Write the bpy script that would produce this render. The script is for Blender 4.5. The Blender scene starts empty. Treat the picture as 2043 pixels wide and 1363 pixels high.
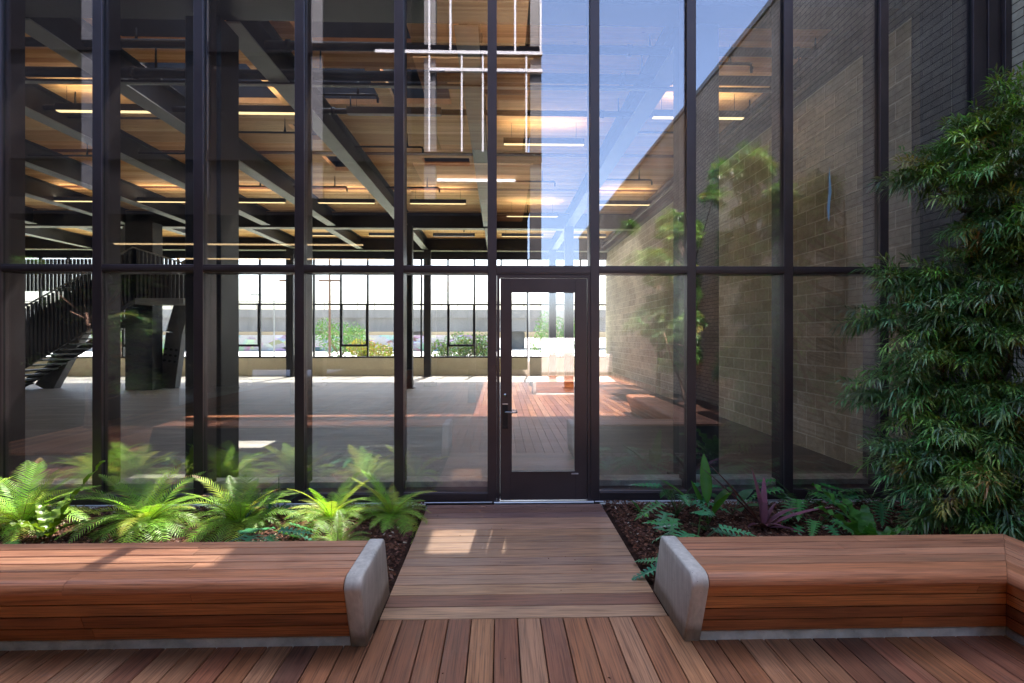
import bpy, math, random
from mathutils import Vector, Matrix
R = math.radians
sc = bpy.context.scene
COL = sc.collection

# ------------------------------------------------------------------ numbers shared by the whole place
SUN_EL, SUN_AZ = R(57), R(5.4)
GLASS_REF = 0.175
CEIL = 6.15

# ------------------------------------------------------------------ materials
def newmat(name):
    m = bpy.data.materials.new(name); m.use_nodes = True
    nt = m.node_tree
    for n in list(nt.nodes): nt.nodes.remove(n)
    out = nt.nodes.new('ShaderNodeOutputMaterial')
    return m, nt, out
def N(nt, t, **kw):
    n = nt.nodes.new(t)
    for k, v in kw.items():
        if hasattr(n, k): setattr(n, k, v)
        else: n.inputs[k].default_value = v
    return n
def L(nt, a, b): nt.links.new(a, b)
def ramp(nt, fac, stops):
    r = nt.nodes.new('ShaderNodeValToRGB')
    while len(r.color_ramp.elements) < len(stops): r.color_ramp.elements.new(0.5)
    for e, (p, c) in zip(r.color_ramp.elements, stops):
        e.position = p; e.color = (*c, 1)
    L(nt, fac, r.inputs[0]); return r
def mixc(nt, mode, fac, a, b):
    m = nt.nodes.new('ShaderNodeMix'); m.data_type = 'RGBA'; m.blend_type = mode
    for s, v in ((m.inputs[0], fac), (m.inputs[6], a), (m.inputs[7], b)):
        if isinstance(v, (int, float)): s.default_value = v
        elif isinstance(v, tuple): s.default_value = (*v, 1)
        else: L(nt, v, s)
    return m.outputs[2]
def coords(nt, scale=(1, 1, 1), kind='Object', rot=(0, 0, 0)):
    tc = nt.nodes.new('ShaderNodeTexCoord'); mp = nt.nodes.new('ShaderNodeMapping')
    mp.inputs['Scale'].default_value = scale; mp.inputs['Rotation'].default_value = rot
    L(nt, tc.outputs[kind], mp.inputs[0]); return mp.outputs[0]
def noise(nt, vec, scale, detail=4, rough=.55, dist=0):
    n = nt.nodes.new('ShaderNodeTexNoise')
    n.inputs['Scale'].default_value = scale; n.inputs['Detail'].default_value = detail
    n.inputs['Roughness'].default_value = rough; n.inputs['Distortion'].default_value = dist
    if vec is not None: L(nt, vec, n.inputs['Vector'])
    return n.outputs[0]
def bump(nt, h, strength, dist=.01):
    b = nt.nodes.new('ShaderNodeBump'); b.inputs['Strength'].default_value = strength
    b.inputs['Distance'].default_value = dist; L(nt, h, b.inputs['Height']); return b.outputs[0]
def bsdf(nt, out, col, rough=.6, metal=0, spec=.5, normal=None):
    p = nt.nodes.new('ShaderNodeBsdfPrincipled')
    if isinstance(col, tuple): p.inputs['Base Color'].default_value = (*col, 1)
    else: L(nt, col, p.inputs['Base Color'])
    if isinstance(rough, (int, float)): p.inputs['Roughness'].default_value = rough
    else: L(nt, rough, p.inputs['Roughness'])
    p.inputs['Metallic'].default_value = metal
    p.inputs['Specular IOR Level'].default_value = spec
    if normal is not None: L(nt, normal, p.inputs['Normal'])
    L(nt, p.outputs[0], out.inputs[0]); return p
def simple(name, col, rough=.6, metal=0, spec=.5, var=.25, scale=3, bmp=.0, bscale=60, stretch=(1, 1, 1)):
    m, nt, out = newmat(name)
    v = coords(nt, stretch)
    n = noise(nt, v, scale, 6)
    c = ramp(nt, n, [(.3, tuple(x * (1 - var) for x in col)), (.7, tuple(min(1, x * (1 + var)) for x in col))])
    nrm = bump(nt, noise(nt, v, bscale, 4), bmp) if bmp else None
    r = nt.nodes.new('ShaderNodeMapRange'); r.inputs['To Min'].default_value = max(0.02, rough - .08); r.inputs['To Max'].default_value = rough + .1
    L(nt, n, r.inputs[0])
    bsdf(nt, out, c.outputs[0], r.outputs[0], metal, spec, nrm); return m

def wood_mat(name, rough=.42, grain=.6, weather=.3):
    m, nt, out = newmat(name)
    att = N(nt, 'ShaderNodeVertexColor', layer_name='Col')
    uv = coords(nt, (1, 1, 1), 'UV')
    mp = nt.nodes.new('ShaderNodeMapping'); mp.inputs['Scale'].default_value = (1.0, 16, 1); L(nt, uv, mp.inputs[0])
    g1 = noise(nt, mp.outputs[0], 2.2, 6, .6, .8)
    mp2 = nt.nodes.new('ShaderNodeMapping'); mp2.inputs['Scale'].default_value = (1.1, 55, 1); L(nt, uv, mp2.inputs[0])
    g2 = noise(nt, mp2.outputs[0], 2.0, 3, .6)
    mp3 = nt.nodes.new('ShaderNodeMapping'); mp3.inputs['Scale'].default_value = (.8, 2.5, 1); L(nt, uv, mp3.inputs[0])
    g3 = noise(nt, mp3.outputs[0], 1.6, 3, .5, .5)
    k = .55 * grain
    r1 = ramp(nt, g1, [(.25, (1 - k, 1 - k * 1.15, 1 - k * 1.2)), (.5, (1, 1, 1)), (.75, (1 + .35 * grain, 1 + .3 * grain, 1 + .2 * grain))])
    r2 = ramp(nt, g2, [(.35, (1 - .6 * grain,) * 3), (.5, (1, 1, 1)), (.7, (1.12,) * 3)])
    c = mixc(nt, 'MULTIPLY', 1.0, att.outputs[0], r1.outputs[0])
    c = mixc(nt, 'MULTIPLY', 1.0, c, r2.outputs[0])
    # worn greyer film in slow patches of its own
    wx = ramp(nt, g3, [(.5, (0, 0, 0)), (.75, (weather,) * 3)])
    c = mixc(nt, 'MIX', wx.outputs[0], c, (.27, .165, .10))
    # pale scuffs and dust streaks
    sv = coords(nt, (1, 1, 1), 'Object')
    s1 = noise(nt, sv, 2.3, 2); s2 = noise(nt, sv, 34, 5, .75)
    sm = nt.nodes.new('ShaderNodeMath'); sm.operation = 'MULTIPLY'
    a1 = ramp(nt, s1, [(.58, (0, 0, 0)), (.74, (1, 1, 1))]); a2 = ramp(nt, s2, [(.5, (0, 0, 0)), (.72, (1, 1, 1))])
    L(nt, a1.outputs[0], sm.inputs[0]); L(nt, a2.outputs[0], sm.inputs[1])
    sm2 = nt.nodes.new('ShaderNodeMath'); sm2.operation = 'MULTIPLY'; sm2.inputs[1].default_value = .16 * (weather > .2)
    L(nt, sm.outputs[0], sm2.inputs[0])
    c = mixc(nt, 'MIX', sm2.outputs[0], c, (.42, .36, .38))
    rr = nt.nodes.new('ShaderNodeMapRange'); rr.inputs['To Min'].default_value = rough - .08; rr.inputs['To Max'].default_value = rough + .14
    L(nt, g1, rr.inputs[0])
    bsdf(nt, out, c, rr.outputs[0], 0, .45, bump(nt, g2, .25, .002)); return m

def glass_mat(name, tint, ref, dust=.0, k=.8):
    m, nt, out = newmat(name)
    tr = N(nt, 'ShaderNodeBsdfTransparent'); tr.inputs[0].default_value = (*tint, 1)
    gl = N(nt, 'ShaderNodeBsdfGlossy'); gl.inputs['Roughness'].default_value = 0.0; gl.inputs[0].default_value = (1, .93, .99, 1)
    v = coords(nt)
    fr = N(nt, 'ShaderNodeLayerWeight'); fr.inputs[0].default_value = .5
    pw = N(nt, 'ShaderNodeMath', operation='POWER'); L(nt, fr.outputs['Facing'], pw.inputs[0]); pw.inputs[1].default_value = 4
    ma = N(nt, 'ShaderNodeMath', operation='MULTIPLY_ADD'); L(nt, pw.outputs[0], ma.inputs[0])
    ma.inputs[1].default_value = k; ma.inputs[2].default_value = ref; ma.use_clamp = True
    mx = N(nt, 'ShaderNodeMixShader'); L(nt, ma.outputs[0], mx.inputs[0]); L(nt, tr.outputs[0], mx.inputs[1]); L(nt, gl.outputs[0], mx.inputs[2])
    last = mx.outputs[0]
    if dust:
        df = N(nt, 'ShaderNodeBsdfDiffuse'); df.inputs[0].default_value = (.6, .6, .6, 1)
        d1 = noise(nt, v, 1.4, 3); d2 = noise(nt, coords(nt, (1, 1, .35)), 55, 5, .8)
        a = ramp(nt, d1, [(.42, (dust * .5,) * 3), (.55, (dust * 1.2,) * 3), (.72, (dust * 3.2,) * 3)])
        b = ramp(nt, d2, [(.35, (.4,) * 3), (.65, (1,) * 3), (.78, (3.5,) * 3)])
        mm = N(nt, 'ShaderNodeMath', operation='MULTIPLY'); L(nt, a.outputs[0], mm.inputs[0]); L(nt, b.outputs[0], mm.inputs[1])
        mx2 = N(nt, 'ShaderNodeMixShader'); L(nt, mm.outputs[0], mx2.inputs[0]); L(nt, last, mx2.inputs[1]); L(nt, df.outputs[0], mx2.inputs[2])
        last = mx2.outputs[0]
    L(nt, last, out.inputs[0]); return m

def leaf_mat(name, rough=.35, trans=.35, spec=.5):
    m, nt, out = newmat(name)
    att = N(nt, 'ShaderNodeVertexColor', layer_name='Col')
    p = N(nt, 'ShaderNodeBsdfPrincipled'); L(nt, att.outputs[0], p.inputs['Base Color']); p.inputs['Roughness'].default_value = rough
    p.inputs['Specular IOR Level'].default_value = spec
    t = N(nt, 'ShaderNodeBsdfTranslucent')
    c = mixc(nt, 'MULTIPLY', 1.0, att.outputs[0], (1.25, 1.3, .5)); L(nt, c, t.inputs[0])
    mx = N(nt, 'ShaderNodeMixShader'); mx.inputs[0].default_value = trans
    L(nt, p.outputs[0], mx.inputs[1]); L(nt, t.outputs[0], mx.inputs[2]); L(nt, mx.outputs[0], out.inputs[0]); return m

def block_mat(name, bw, bh, c1, c2, mortar, msize, axis='YZ', bmp=.6, sq=.5):
    m, nt, out = newmat(name)
    tc = nt.nodes.new('ShaderNodeTexCoord'); sp = nt.nodes.new('ShaderNodeSeparateXYZ'); cb = nt.nodes.new('ShaderNodeCombineXYZ')
    L(nt, tc.outputs['Object'], sp.inputs[0])
    L(nt, sp.outputs['XYZ'.index(axis[0])], cb.inputs[0]); L(nt, sp.outputs['XYZ'.index(axis[1])], cb.inputs[1])
    wob = noise(nt, cb.outputs[0], 3, 3)
    add = nt.nodes.new('ShaderNodeVectorMath'); add.operation = 'MULTIPLY_ADD'
    nn = nt.nodes.new('ShaderNodeTexNoise'); nn.inputs['Scale'].default_value = 5; L(nt, cb.outputs[0], nn.inputs['Vector'])
    L(nt, nn.outputs['Color'], add.inputs[0]); add.inputs[1].default_value = (.012, .012, 0); L(nt, cb.outputs[0], add.inputs[2])
    b = nt.nodes.new('ShaderNodeTexBrick'); L(nt, add.outputs[0], b.inputs['Vector'])
    b.offset = sq
    b.inputs['Scale'].default_value = 1; b.inputs['Brick Width'].default_value = bw; b.inputs['Row Height'].default_value = bh
    b.inputs['Mortar Size'].default_value = msize; b.inputs['Mortar Smooth'].default_value = .3; b.inputs['Bias'].default_value = 0
    b.inputs['Color1'].default_value = (*c1, 1); b.inputs['Color2'].default_value = (*c2, 1); b.inputs['Mortar'].default_value = (*mortar, 1)
    n1 = noise(nt, cb.outputs[0], 9, 8, .7); n2 = noise(nt, cb.outputs[0], .7, 4)
    r1 = ramp(nt, n1, [(.25, (.68,) * 3), (.75, (1.22,) * 3)]); r2 = ramp(nt, n2, [(.3, (.7, .68, .66)), (.7, (1.12, 1.12, 1.1))])
    c = mixc(nt, 'MULTIPLY', 1, b.outputs[0], r1.outputs[0]); c = mixc(nt, 'MULTIPLY', 1, c, r2.outputs[0])
    h = nt.nodes.new('ShaderNodeMath'); h.operation = 'MULTIPLY_ADD'; L(nt, b.outputs['Fac'], h.inputs[0]); h.inputs[1].default_value = -1.0
    L(nt, n1, h.inputs[2])
    bsdf(nt, out, c, .85, 0, .25, bump(nt, h.outputs[0], bmp, .012)); return m

def emis(name, col, s):
    m, nt, out = newmat(name); e = N(nt, 'ShaderNodeEmission'); e.inputs[0].default_value = (*col, 1); e.inputs[1].default_value = s
    L(nt, e.outputs[0], out.inputs[0]); return m

def floor_mat():
    m, nt, out = newmat('screed')
    a = noise(nt, coords(nt, (.35, 2.2, 1)), 1.3, 8, .68, .9); b = noise(nt, coords(nt), .35, 3)
    c1 = ramp(nt, a, [(.28, (.10, .09, .078)), (.5, (.17, .155, .135)), (.72, (.32, .295, .26))])
    c2 = ramp(nt, b, [(.3, (.7,) * 3), (.7, (1.25,) * 3)])
    c = mixc(nt, 'MULTIPLY', 1, c1.outputs[0], c2.outputs[0])
    r = nt.nodes.new('ShaderNodeMapRange'); r.inputs['To Min'].default_value = .42; r.inputs['To Max'].default_value = .75; L(nt, a, r.inputs[0])
    bsdf(nt, out, c, r.outputs[0], 0, .35, bump(nt, a, .1, .01)); return m

def ceiling_mat():
    m, nt, out = newmat('timber_ceiling')
    tc = nt.nodes.new('ShaderNodeTexCoord'); sp = nt.nodes.new('ShaderNodeSeparateXYZ'); L(nt, tc.outputs['Object'], sp.inputs[0])
    # lamellas run along X, 0.14 m wide, each with its own tone
    dv = N(nt, 'ShaderNodeMath', operation='DIVIDE'); L(nt, sp.outputs[1], dv.inputs[0]); dv.inputs[1].default_value = .14
    fl = N(nt, 'ShaderNodeMath', operation='FLOOR'); L(nt, dv.outputs[0], fl.inputs[0])
    wn = N(nt, 'ShaderNodeTexWhiteNoise', noise_dimensions='1D'); L(nt, fl.outputs[0], wn.inputs['W'])
    # panels 1.475 m wide
    dp = N(nt, 'ShaderNodeMath', operation='DIVIDE'); L(nt, sp.outputs[1], dp.inputs[0]); dp.inputs[1].default_value = 1.475
    fp = N(nt, 'ShaderNodeMath', operation='FLOOR'); L(nt, dp.outputs[0], fp.inputs[0])
    wp = N(nt, 'ShaderNodeTexWhiteNoise', noise_dimensions='1D'); L(nt, fp.outputs[0], wp.inputs['W'])
    lam = ramp(nt, wn.outputs[0], [(0, (.62, .33, .13)), (.5, (.80, .49, .23)), (1, (.92, .62, .33))])
    pan = ramp(nt, wp.outputs[0], [(0, (1.0, .78, .6)), (.45, (1, .93, .85)), (1, (1.08, 1.1, 1.1))])
    c = mixc(nt, 'MULTIPLY', 1, lam.outputs[0], pan.outputs[0])
    g = noise(nt, coords(nt, (1.2, 26, 1)), 1.5, 5, .65, .6)
    gr = ramp(nt, g, [(.3, (.80, .74, .66)), (.6, (1.1,) * 3)])
    c = mixc(nt, 'MULTIPLY', 1, c, gr.outputs[0])
    kn = N(nt, 'ShaderNodeTexVoronoi'); L(nt, coords(nt, (1.3, 3.2, 1)), kn.inputs['Vector']); kn.inputs['Scale'].default_value = 1.2
    kr = ramp(nt, kn.outputs['Distance'], [(.02, (.5, .33, .22)), (.07, (1,) * 3)])
    c = mixc(nt, 'MULTIPLY', 1, c, kr.outputs[0])
    bsdf(nt, out, c, .6, 0, .3); return m

M = {}
M['deck'] = wood_mat('deck_hardwood', .44, .9, .25)
M['bench_wood'] = wood_mat('oiled_hardwood', .38, .8, .1)
M['seat_wood'] = wood_mat('seat_hardwood', .42, .75, .25)
M['bronze'] = simple('dark_bronze_aluminium', (.070, .053, .058), .38, .55, .5, .15, 2, .05, 90)
M['bronze_in'] = simple('charcoal_aluminium', (.018, .018, .022), .42, .5, .5, .15, 2)
M['steel_dark'] = simple('painted_dark_steel', (.016, .016, .019), .45, .1, .5, .3, 5, .15, 40)
M['steel_beam'] = simple('grey_painted_beam', (.024, .025, .027), .5, .1, .4, .2, 3, .1, 30)
M['flange'] = simple('pale_grey_flange', (.27, .28, .27), .55, 0, .4, .15, 2, .1, 30)  # bottom flanges much paler than the beam webs
M['black'] = simple('blackened_cladding', (.004, .004, .005), .8, 0, .0, .2, 3)
M['pipe'] = simple('black_pipe', (.012, .012, .013), .45, .2, .5, .2, 8)
M['concrete'] = simple('cast_concrete', (.46, .43, .385), .62, 0, .4, .22, 7, .8, 45)
def concrete_mat():
    m, nt, out = newmat('cast_concrete'); v = coords(nt)
    a = noise(nt, v, 4, 6, .65); b = noise(nt, coords(nt, (9, 9, .9)), 4, 4, .6); c = ramp(nt, a, [(.3, (.42, .39, .35)), (.7, (.58, .55, .50))])
    c2 = ramp(nt, b, [(.3, (.80,) * 3), (.7, (1.10,) * 3)]); col = mixc(nt, 'MULTIPLY', 1, c.outputs[0], c2.outputs[0])
    vo = N(nt, 'ShaderNodeTexVoronoi'); L(nt, v, vo.inputs['Vector']); vo.inputs['Scale'].default_value = 38
    ph = ramp(nt, vo.outputs['Distance'], [(.07, (.35,) * 3), (.14, (1,) * 3)]); gate = ramp(nt, noise(nt, v, 6, 2), [(.5, (1,) * 3), (.56, (0,) * 3)])
    hole = mixc(nt, 'MIX', gate.outputs[0], ph.outputs[0], (1, 1, 1)); col = mixc(nt, 'MULTIPLY', 1, col, hole)
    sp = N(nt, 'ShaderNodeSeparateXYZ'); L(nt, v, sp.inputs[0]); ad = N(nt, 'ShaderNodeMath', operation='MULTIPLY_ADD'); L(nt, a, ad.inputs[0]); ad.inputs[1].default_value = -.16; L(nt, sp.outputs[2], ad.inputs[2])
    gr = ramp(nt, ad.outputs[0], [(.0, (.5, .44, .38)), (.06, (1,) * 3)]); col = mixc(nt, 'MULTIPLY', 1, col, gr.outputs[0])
    bsdf(nt, out, col, .7, 0, .35, bump(nt, b, .35, .006)); return m
M['concrete'] = concrete_mat()
M['curb'] = simple('curb_concrete', (.46, .44, .40), .8, 0, .3, .3, 9, .7, 60)
M['cream'] = simple('cream_wall_paint', (.62, .56, .40), .7, 0, .3, .08, 1.5, .1, 30)
M['alu'] = simple('bright_aluminium', (.55, .55, .58), .3, .9, .5, .1, 5)
M['rubber'] = simple('black_gasket', (.006, .006, .007), .5, 0, .4, .1, 5)
M['soil'] = simple('bark_bed', (.038, .018, .012), .95, 0, .15, .6, 30, 1.0, 60)
M['asphalt'] = simple('street_ground', (.46, .45, .42), .9, 0, .2, .2, .5, .2, 20)
M['road_pale'] = simple('bleached_road', (.66, .64, .60), .9, 0, .2, .15, .6)
M['grassy'] = simple('dry_grass', (.46, .48, .30), .9, 0, .2, .4, 2.5, .8, 30)
M['whitepaint'] = simple('white_frame_paint', (.30, .31, .33), .5, 0, .4, .06, 2)
M['overpass'] = simple('weathered_overpass', (.26, .25, .235), .85, 0, .2, .22, .35, .2, 8, (1, 1, .3))
M['graffiti'] = None
M['screed'] = floor_mat()
M['ceiling'] = ceiling_mat()
M['seam'] = simple('dark_timber_seam', (.17, .055, .028), .6, 0, .3, .2, 6)
M['blocks'] = block_mat('interior_blockwork', .45, .225, (.64, .56, .44), (.46, .405, .32), (.86, .80, .66), .011, 'YZ', 1.0)
M['brick'] = block_mat('painted_brick', .30, .098, (.50, .45, .36), (.40, .36, .28), (.10, .085, .07), .007, 'YZ', .9)
M['glass'] = glass_mat('facade_glass', (.97, .985, .98), GLASS_REF, .009)
M['glass_door'] = glass_mat('door_glass', (.97, .985, .98), GLASS_REF + .02, .004)
M['glass_far'] = glass_mat('far_window_glass', (.97, .98, .98), .01)
M['added_sun_glass'] = glass_mat('added_roof_light_glass', (.97, .97, .97), .0, 0, .3)  # clear pane for the added openings that let sun in
def milk_mat():
    m, nt, out = newmat('added_milky_roof_light'); t = N(nt, 'ShaderNodeBsdfTranslucent'); t.inputs[0].default_value = (.72, .72, .70, 1)
    L(nt, t.outputs[0], out.inputs[0]); return m
M['added_fill_glass'] = milk_mat()  # diffusing pane added to fill the hall with soft light
M['added_dim_glass'] = glass_mat('added_tinted_roof_light_glass', (.58, .58, .58), .0, 0, .3)  # weaker sun through the added openings
M['lamp_on'] = emis('warm_lamp_diffuser', (1.0, .74, .36), .42)
M['ceiling_fill'] = emis('added_ceiling_fill', (1.0, .80, .56), 5.0)  # added glow on the lamp tops, brightens the ceiling
M['lamp_dim'] = emis('soft_lamp_diffuser', (1.0, .95, .86), .9)
M['lamp_pale'] = emis('pale_lamp_diffuser', (1.0, .95, .86), 5.0)
M['lamp_off'] = simple('unlit_diffuser', (.42, .42, .40), .5)
M['leaf'] = leaf_mat('fern_leaf', .45, .4, .35)
M['gloss'] = leaf_mat('glossy_leaf', .36, .25, .3)
M['needle'] = leaf_mat('narrow_leaf', .34, .2, .5)
M['bark'] = simple('tree_bark', (.17, .105, .075), .9, 0, .2, .4, 12, .8, 40)
M['mulch'] = leaf_mat('bark_chips', .9, .0, .15)
M['tape'] = simple('blue_tape', (.16, .30, .42), .5)
M['metal'] = simple('satin_steel', (.35, .34, .33), .25, 1, .5, .1, 10)
M['slat'] = simple('dark_timber_slat', (.035, .032, .034), .5, 0, .4, .3, 4)
M['brace'] = simple('grey_steel_brace', (.15, .155, .16), .5, .1, .4, .25, 3, .2, 20)

# ------------------------------------------------------------------ mesh builder
class MB:
    def __init__(s): s.v = []; s.f = []; s.uv = []; s.c = []
    def face(s, pts, col=(1, 1, 1), uvs=None):
        b = len(s.v); s.v.extend([tuple(p) for p in pts]); s.f.append(tuple(range(b, b + len(pts))))
        s.uv.append(uvs or [(p[0], p[1]) for p in pts]); s.c.append(col)
    def mesh(s, vs, fs, col=(1, 1, 1)):
        b = len(s.v); s.v.extend([tuple(p) for p in vs])
        for f in fs:
            s.f.append(tuple(b + i for i in f)); s.uv.append([(vs[i][0], vs[i][1]) for i in f]); s.c.append(col)
    def box(s, x0, x1, y0, y1, z0, z1, col=(1, 1, 1)):
        v = [(x, y, z) for z in (z0, z1) for y in (y0, y1) for x in (x0, x1)]
        s.mesh(v, [(0, 2, 3, 1), (4, 5, 7, 6), (0, 1, 5, 4), (2, 6, 7, 3), (0, 4, 6, 2), (1, 3, 7, 5)], col)
    def bbox(s, x0, x1, y0, y1, z0, z1, ch=.004, col=(1, 1, 1)):
        """box with chamfered long edges, along its longest side"""
        d = (x1 - x0, y1 - y0, z1 - z0); a = d.index(max(d)); o = [i for i in range(3) if i != a]
        w, h = d[o[0]], d[o[1]]; ch = min(ch, w / 3, h / 3)
        P = Vector((0, 0, 0)); P[o[0]] = 1; Q = Vector((0, 0, 0)); Q[o[1]] = 1; Lx = Vector((0, 0, 0)); Lx[a] = 1
        prof = [(ch, 0), (w - ch, 0), (w, ch), (w, h - ch), (w - ch, h), (ch, h), (0, h - ch), (0, ch)]
        s.extrude(prof, Vector((x0, y0, z0)), P, Q, Lx, d[a], col)
    def extrude(s, prof, O, P, Q, Lx, length, col=(1, 1, 1), uo=0, vo=0, l2=None):
        n = len(prof); b = len(s.v)
        per = [0]
        for i in range(n): per.append(per[-1] + math.dist(prof[i], prof[(i + 1) % n]))
        lo = (lambda p: 0) if l2 is None else l2[0]; hi = (lambda p: length) if l2 is None else l2[1]
        for e in (0, 1):
            for p in prof: s.v.append(tuple(O + P * p[0] + Q * p[1] + Lx * (hi(p) if e else lo(p))))
        flip = P.cross(Q).dot(Lx) < 0
        area = sum(prof[i][0] * prof[(i + 1) % n][1] - prof[(i + 1) % n][0] * prof[i][1] for i in range(n))
        if area < 0: flip = not flip
        for i in range(n):
            j = (i + 1) % n
            f = [b + i, b + j, b + n + j, b + n + i]; u = [(lo(prof[i]) + uo, per[i] + vo), (lo(prof[j]) + uo, per[i + 1] + vo), (hi(prof[j]) + uo, per[i + 1] + vo), (hi(prof[i]) + uo, per[i] + vo)]
            if flip: f.reverse(); u.reverse()
            s.f.append(tuple(f)); s.uv.append(u); s.c.append(col)
        for e in (0, 1):
            f = [b + e * n + i for i in range(n)]; u = [(q[0] * .2 + uo, q[1] + vo) for q in prof]
            if (e == 0) != flip: f.reverse(); u.reverse()
            s.f.append(tuple(f)); s.uv.append(u); s.c.append(col)
    def tube(s, pts, rad, n=8, col=(1, 1, 1)):
        pts = [Vector(p) for p in pts]; rads = rad if isinstance(rad, (list, tuple)) else [rad] * len(pts)
        b = len(s.v)
        for i, p in enumerate(pts):
            d = (pts[min(i + 1, len(pts) - 1)] - pts[max(i - 1, 0)]).normalized()
            a = d.orthogonal().normalized() if abs(d.z) < .9 else Vector((1, 0, 0)).cross(d).normalized()
            if abs(d.z) < .9: a = d.cross(Vector((0, 0, 1))).normalized()
            c = d.cross(a)
            for k in range(n):
                t = 2 * math.pi * k / n; s.v.append(tuple(p + (a * math.cos(t) + c * math.sin(t)) * rads[i]))
        for i in range(len(pts) - 1):
            for k in range(n):
                q = (b + i * n + k, b + i * n + (k + 1) % n, b + (i + 1) * n + (k + 1) % n, b + (i + 1) * n + k)
                s.f.append(q[::-1]); s.uv.append([(0, 0)] * 4); s.c.append(col)
        s.f.append(tuple(b + k for k in range(n))); s.uv.append([(0, 0)] * n); s.c.append(col)
        s.f.append(tuple(b + (len(pts) - 1) * n + k for k in range(n))[::-1]); s.uv.append([(0, 0)] * n); s.c.append(col)
    def build(s, name, mat, parent=None, smooth=False):
        me = bpy.data.meshes.new(name); me.from_pydata(s.v, [], s.f)
        uvl = me.uv_layers.new(name='UVMap'); ca = me.color_attributes.new('Col', 'BYTE_COLOR' if False else 'FLOAT_COLOR', 'CORNER')
        uvs = []; cs = []
        for uv, c, f in zip(s.uv, s.c, s.f):
            for q in uv: uvs.extend(q)
            if isinstance(c, list):
                for cc in c: cs.extend((*cc, 1))
            else: cs.extend((*c, 1) * len(f))
        me.uv_layers['UVMap'].data.foreach_set('uv', uvs); me.color_attributes['Col'].data.foreach_set('color', cs)
        if smooth: me.polygons.foreach_set('use_smooth', [True] * len(me.polygons))
        me.materials.append(M[mat] if isinstance(mat, str) else mat); me.update()
        o = bpy.data.objects.new(name, me); COL.objects.link(o)
        if parent: o.parent = parent
        return o
def empty(name, loc=(0, 0, 0), rz=0):
    o = bpy.data.objects.new(name, None); o.location = loc; o.rotation_euler = (0, 0, rz); o.empty_display_size = .2; COL.objects.link(o); return o
def tag(o, label, cat, group=None):
    o['label'] = label; o['category'] = cat
    if group: o['group'] = group
    return o
def struct(o): o['kind'] = 'structure'; return o
def stuff(o, label=None, cat=None):
    o['kind'] = 'stuff'
    if label: o['label'] = label; o['category'] = cat
    return o
def copy_tree(o, parent=None):
    c = o.copy(); COL.objects.link(c); c.parent = parent
    for ch in list(o.children): copy_tree(ch, c)
    return c

rnd = random.Random(11)
def tone(base, var=.22, hue=.12):
    k = 1 + rnd.uniform(-var, var); h = rnd.uniform(-hue, hue)
    return (base[0] * k * (1 + h * .5), base[1] * k, base[2] * k * (1 - h))

# ------------------------------------------------------------------ camera, light, sky
cam = bpy.data.cameras.new('camera'); co = bpy.data.objects.new('camera', cam); COL.objects.link(co)
co.location = (0, -5.4, 1.81); co.rotation_euler = (R(90), 0, -math.atan(24.5 / 990))
cam.lens = 36 * 990 / 2043; cam.sensor_width = 36; cam.shift_y = -11.5 / 2043; cam.clip_end = 1500; cam.clip_start = .05
sc.camera = co
w = bpy.data.worlds.new('World'); sc.world = w; w.use_nodes = True
nt = w.node_tree; bg = nt.nodes['Background']; sky = nt.nodes.new('ShaderNodeTexSky'); sky.sky_type = 'NISHITA'; sky.sun_disc = False
sky.sun_elevation = SUN_EL; sky.sun_rotation = SUN_AZ; sky.altitude = 50; sky.air_density = 1.0; sky.dust_density = 4.0; sky.ozone_density = 3.0
nt.links.new(sky.outputs[0], bg.inputs[0]); bg.inputs[1].default_value = .15
sun = bpy.data.lights.new('sun', 'SUN'); so = bpy.data.objects.new('sun', sun); COL.objects.link(so)
sun.energy = 5.0; sun.angle = R(.5); sun.color = (1, .95, .86)
S = Vector((math.sin(SUN_AZ) * math.cos(SUN_EL), math.cos(SUN_AZ) * math.cos(SUN_EL), math.sin(SUN_EL)))
so.rotation_euler = S.to_track_quat('Z', 'Y').to_euler(); so.location = (0, 0, 30)
sc.view_settings.view_transform = 'Standard'; sc.view_settings.look = 'None'; sc.view_settings.gamma = 1
sc.view_settings.exposure = 2.5; sc.view_settings.use_curve_mapping = False
cy = sc.cycles
cy.use_denoising = True
try: cy.denoising_prefilter = 'ACCURATE'
except Exception: pass
try: cy.denoiser = 'OPENIMAGEDENOISE'; cy.denoising_input_passes = 'RGB_ALBEDO_NORMAL'
except Exception: pass
cy.max_bounces = 9; cy.diffuse_bounces = 5; cy.glossy_bounces = 4; cy.transmission_bounces = 4; cy.transparent_max_bounces = 24
cy.caustics_reflective = False; cy.caustics_refractive = False; cy.sample_clamp_indirect = 8

# ================================================================== GROUND
g = MB(); g.face([(-500, -500, -.32), (500, -500, -.32), (500, 500, -.32), (-500, 500, -.32)])
struct(g.build('street', 'asphalt'))
# soil base below deck and beds
g = MB(); g.box(-8.4, 5.68, -22, -.06, -.31, -.05); struct(g.build('courtyard_soil', 'soil'))

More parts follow.
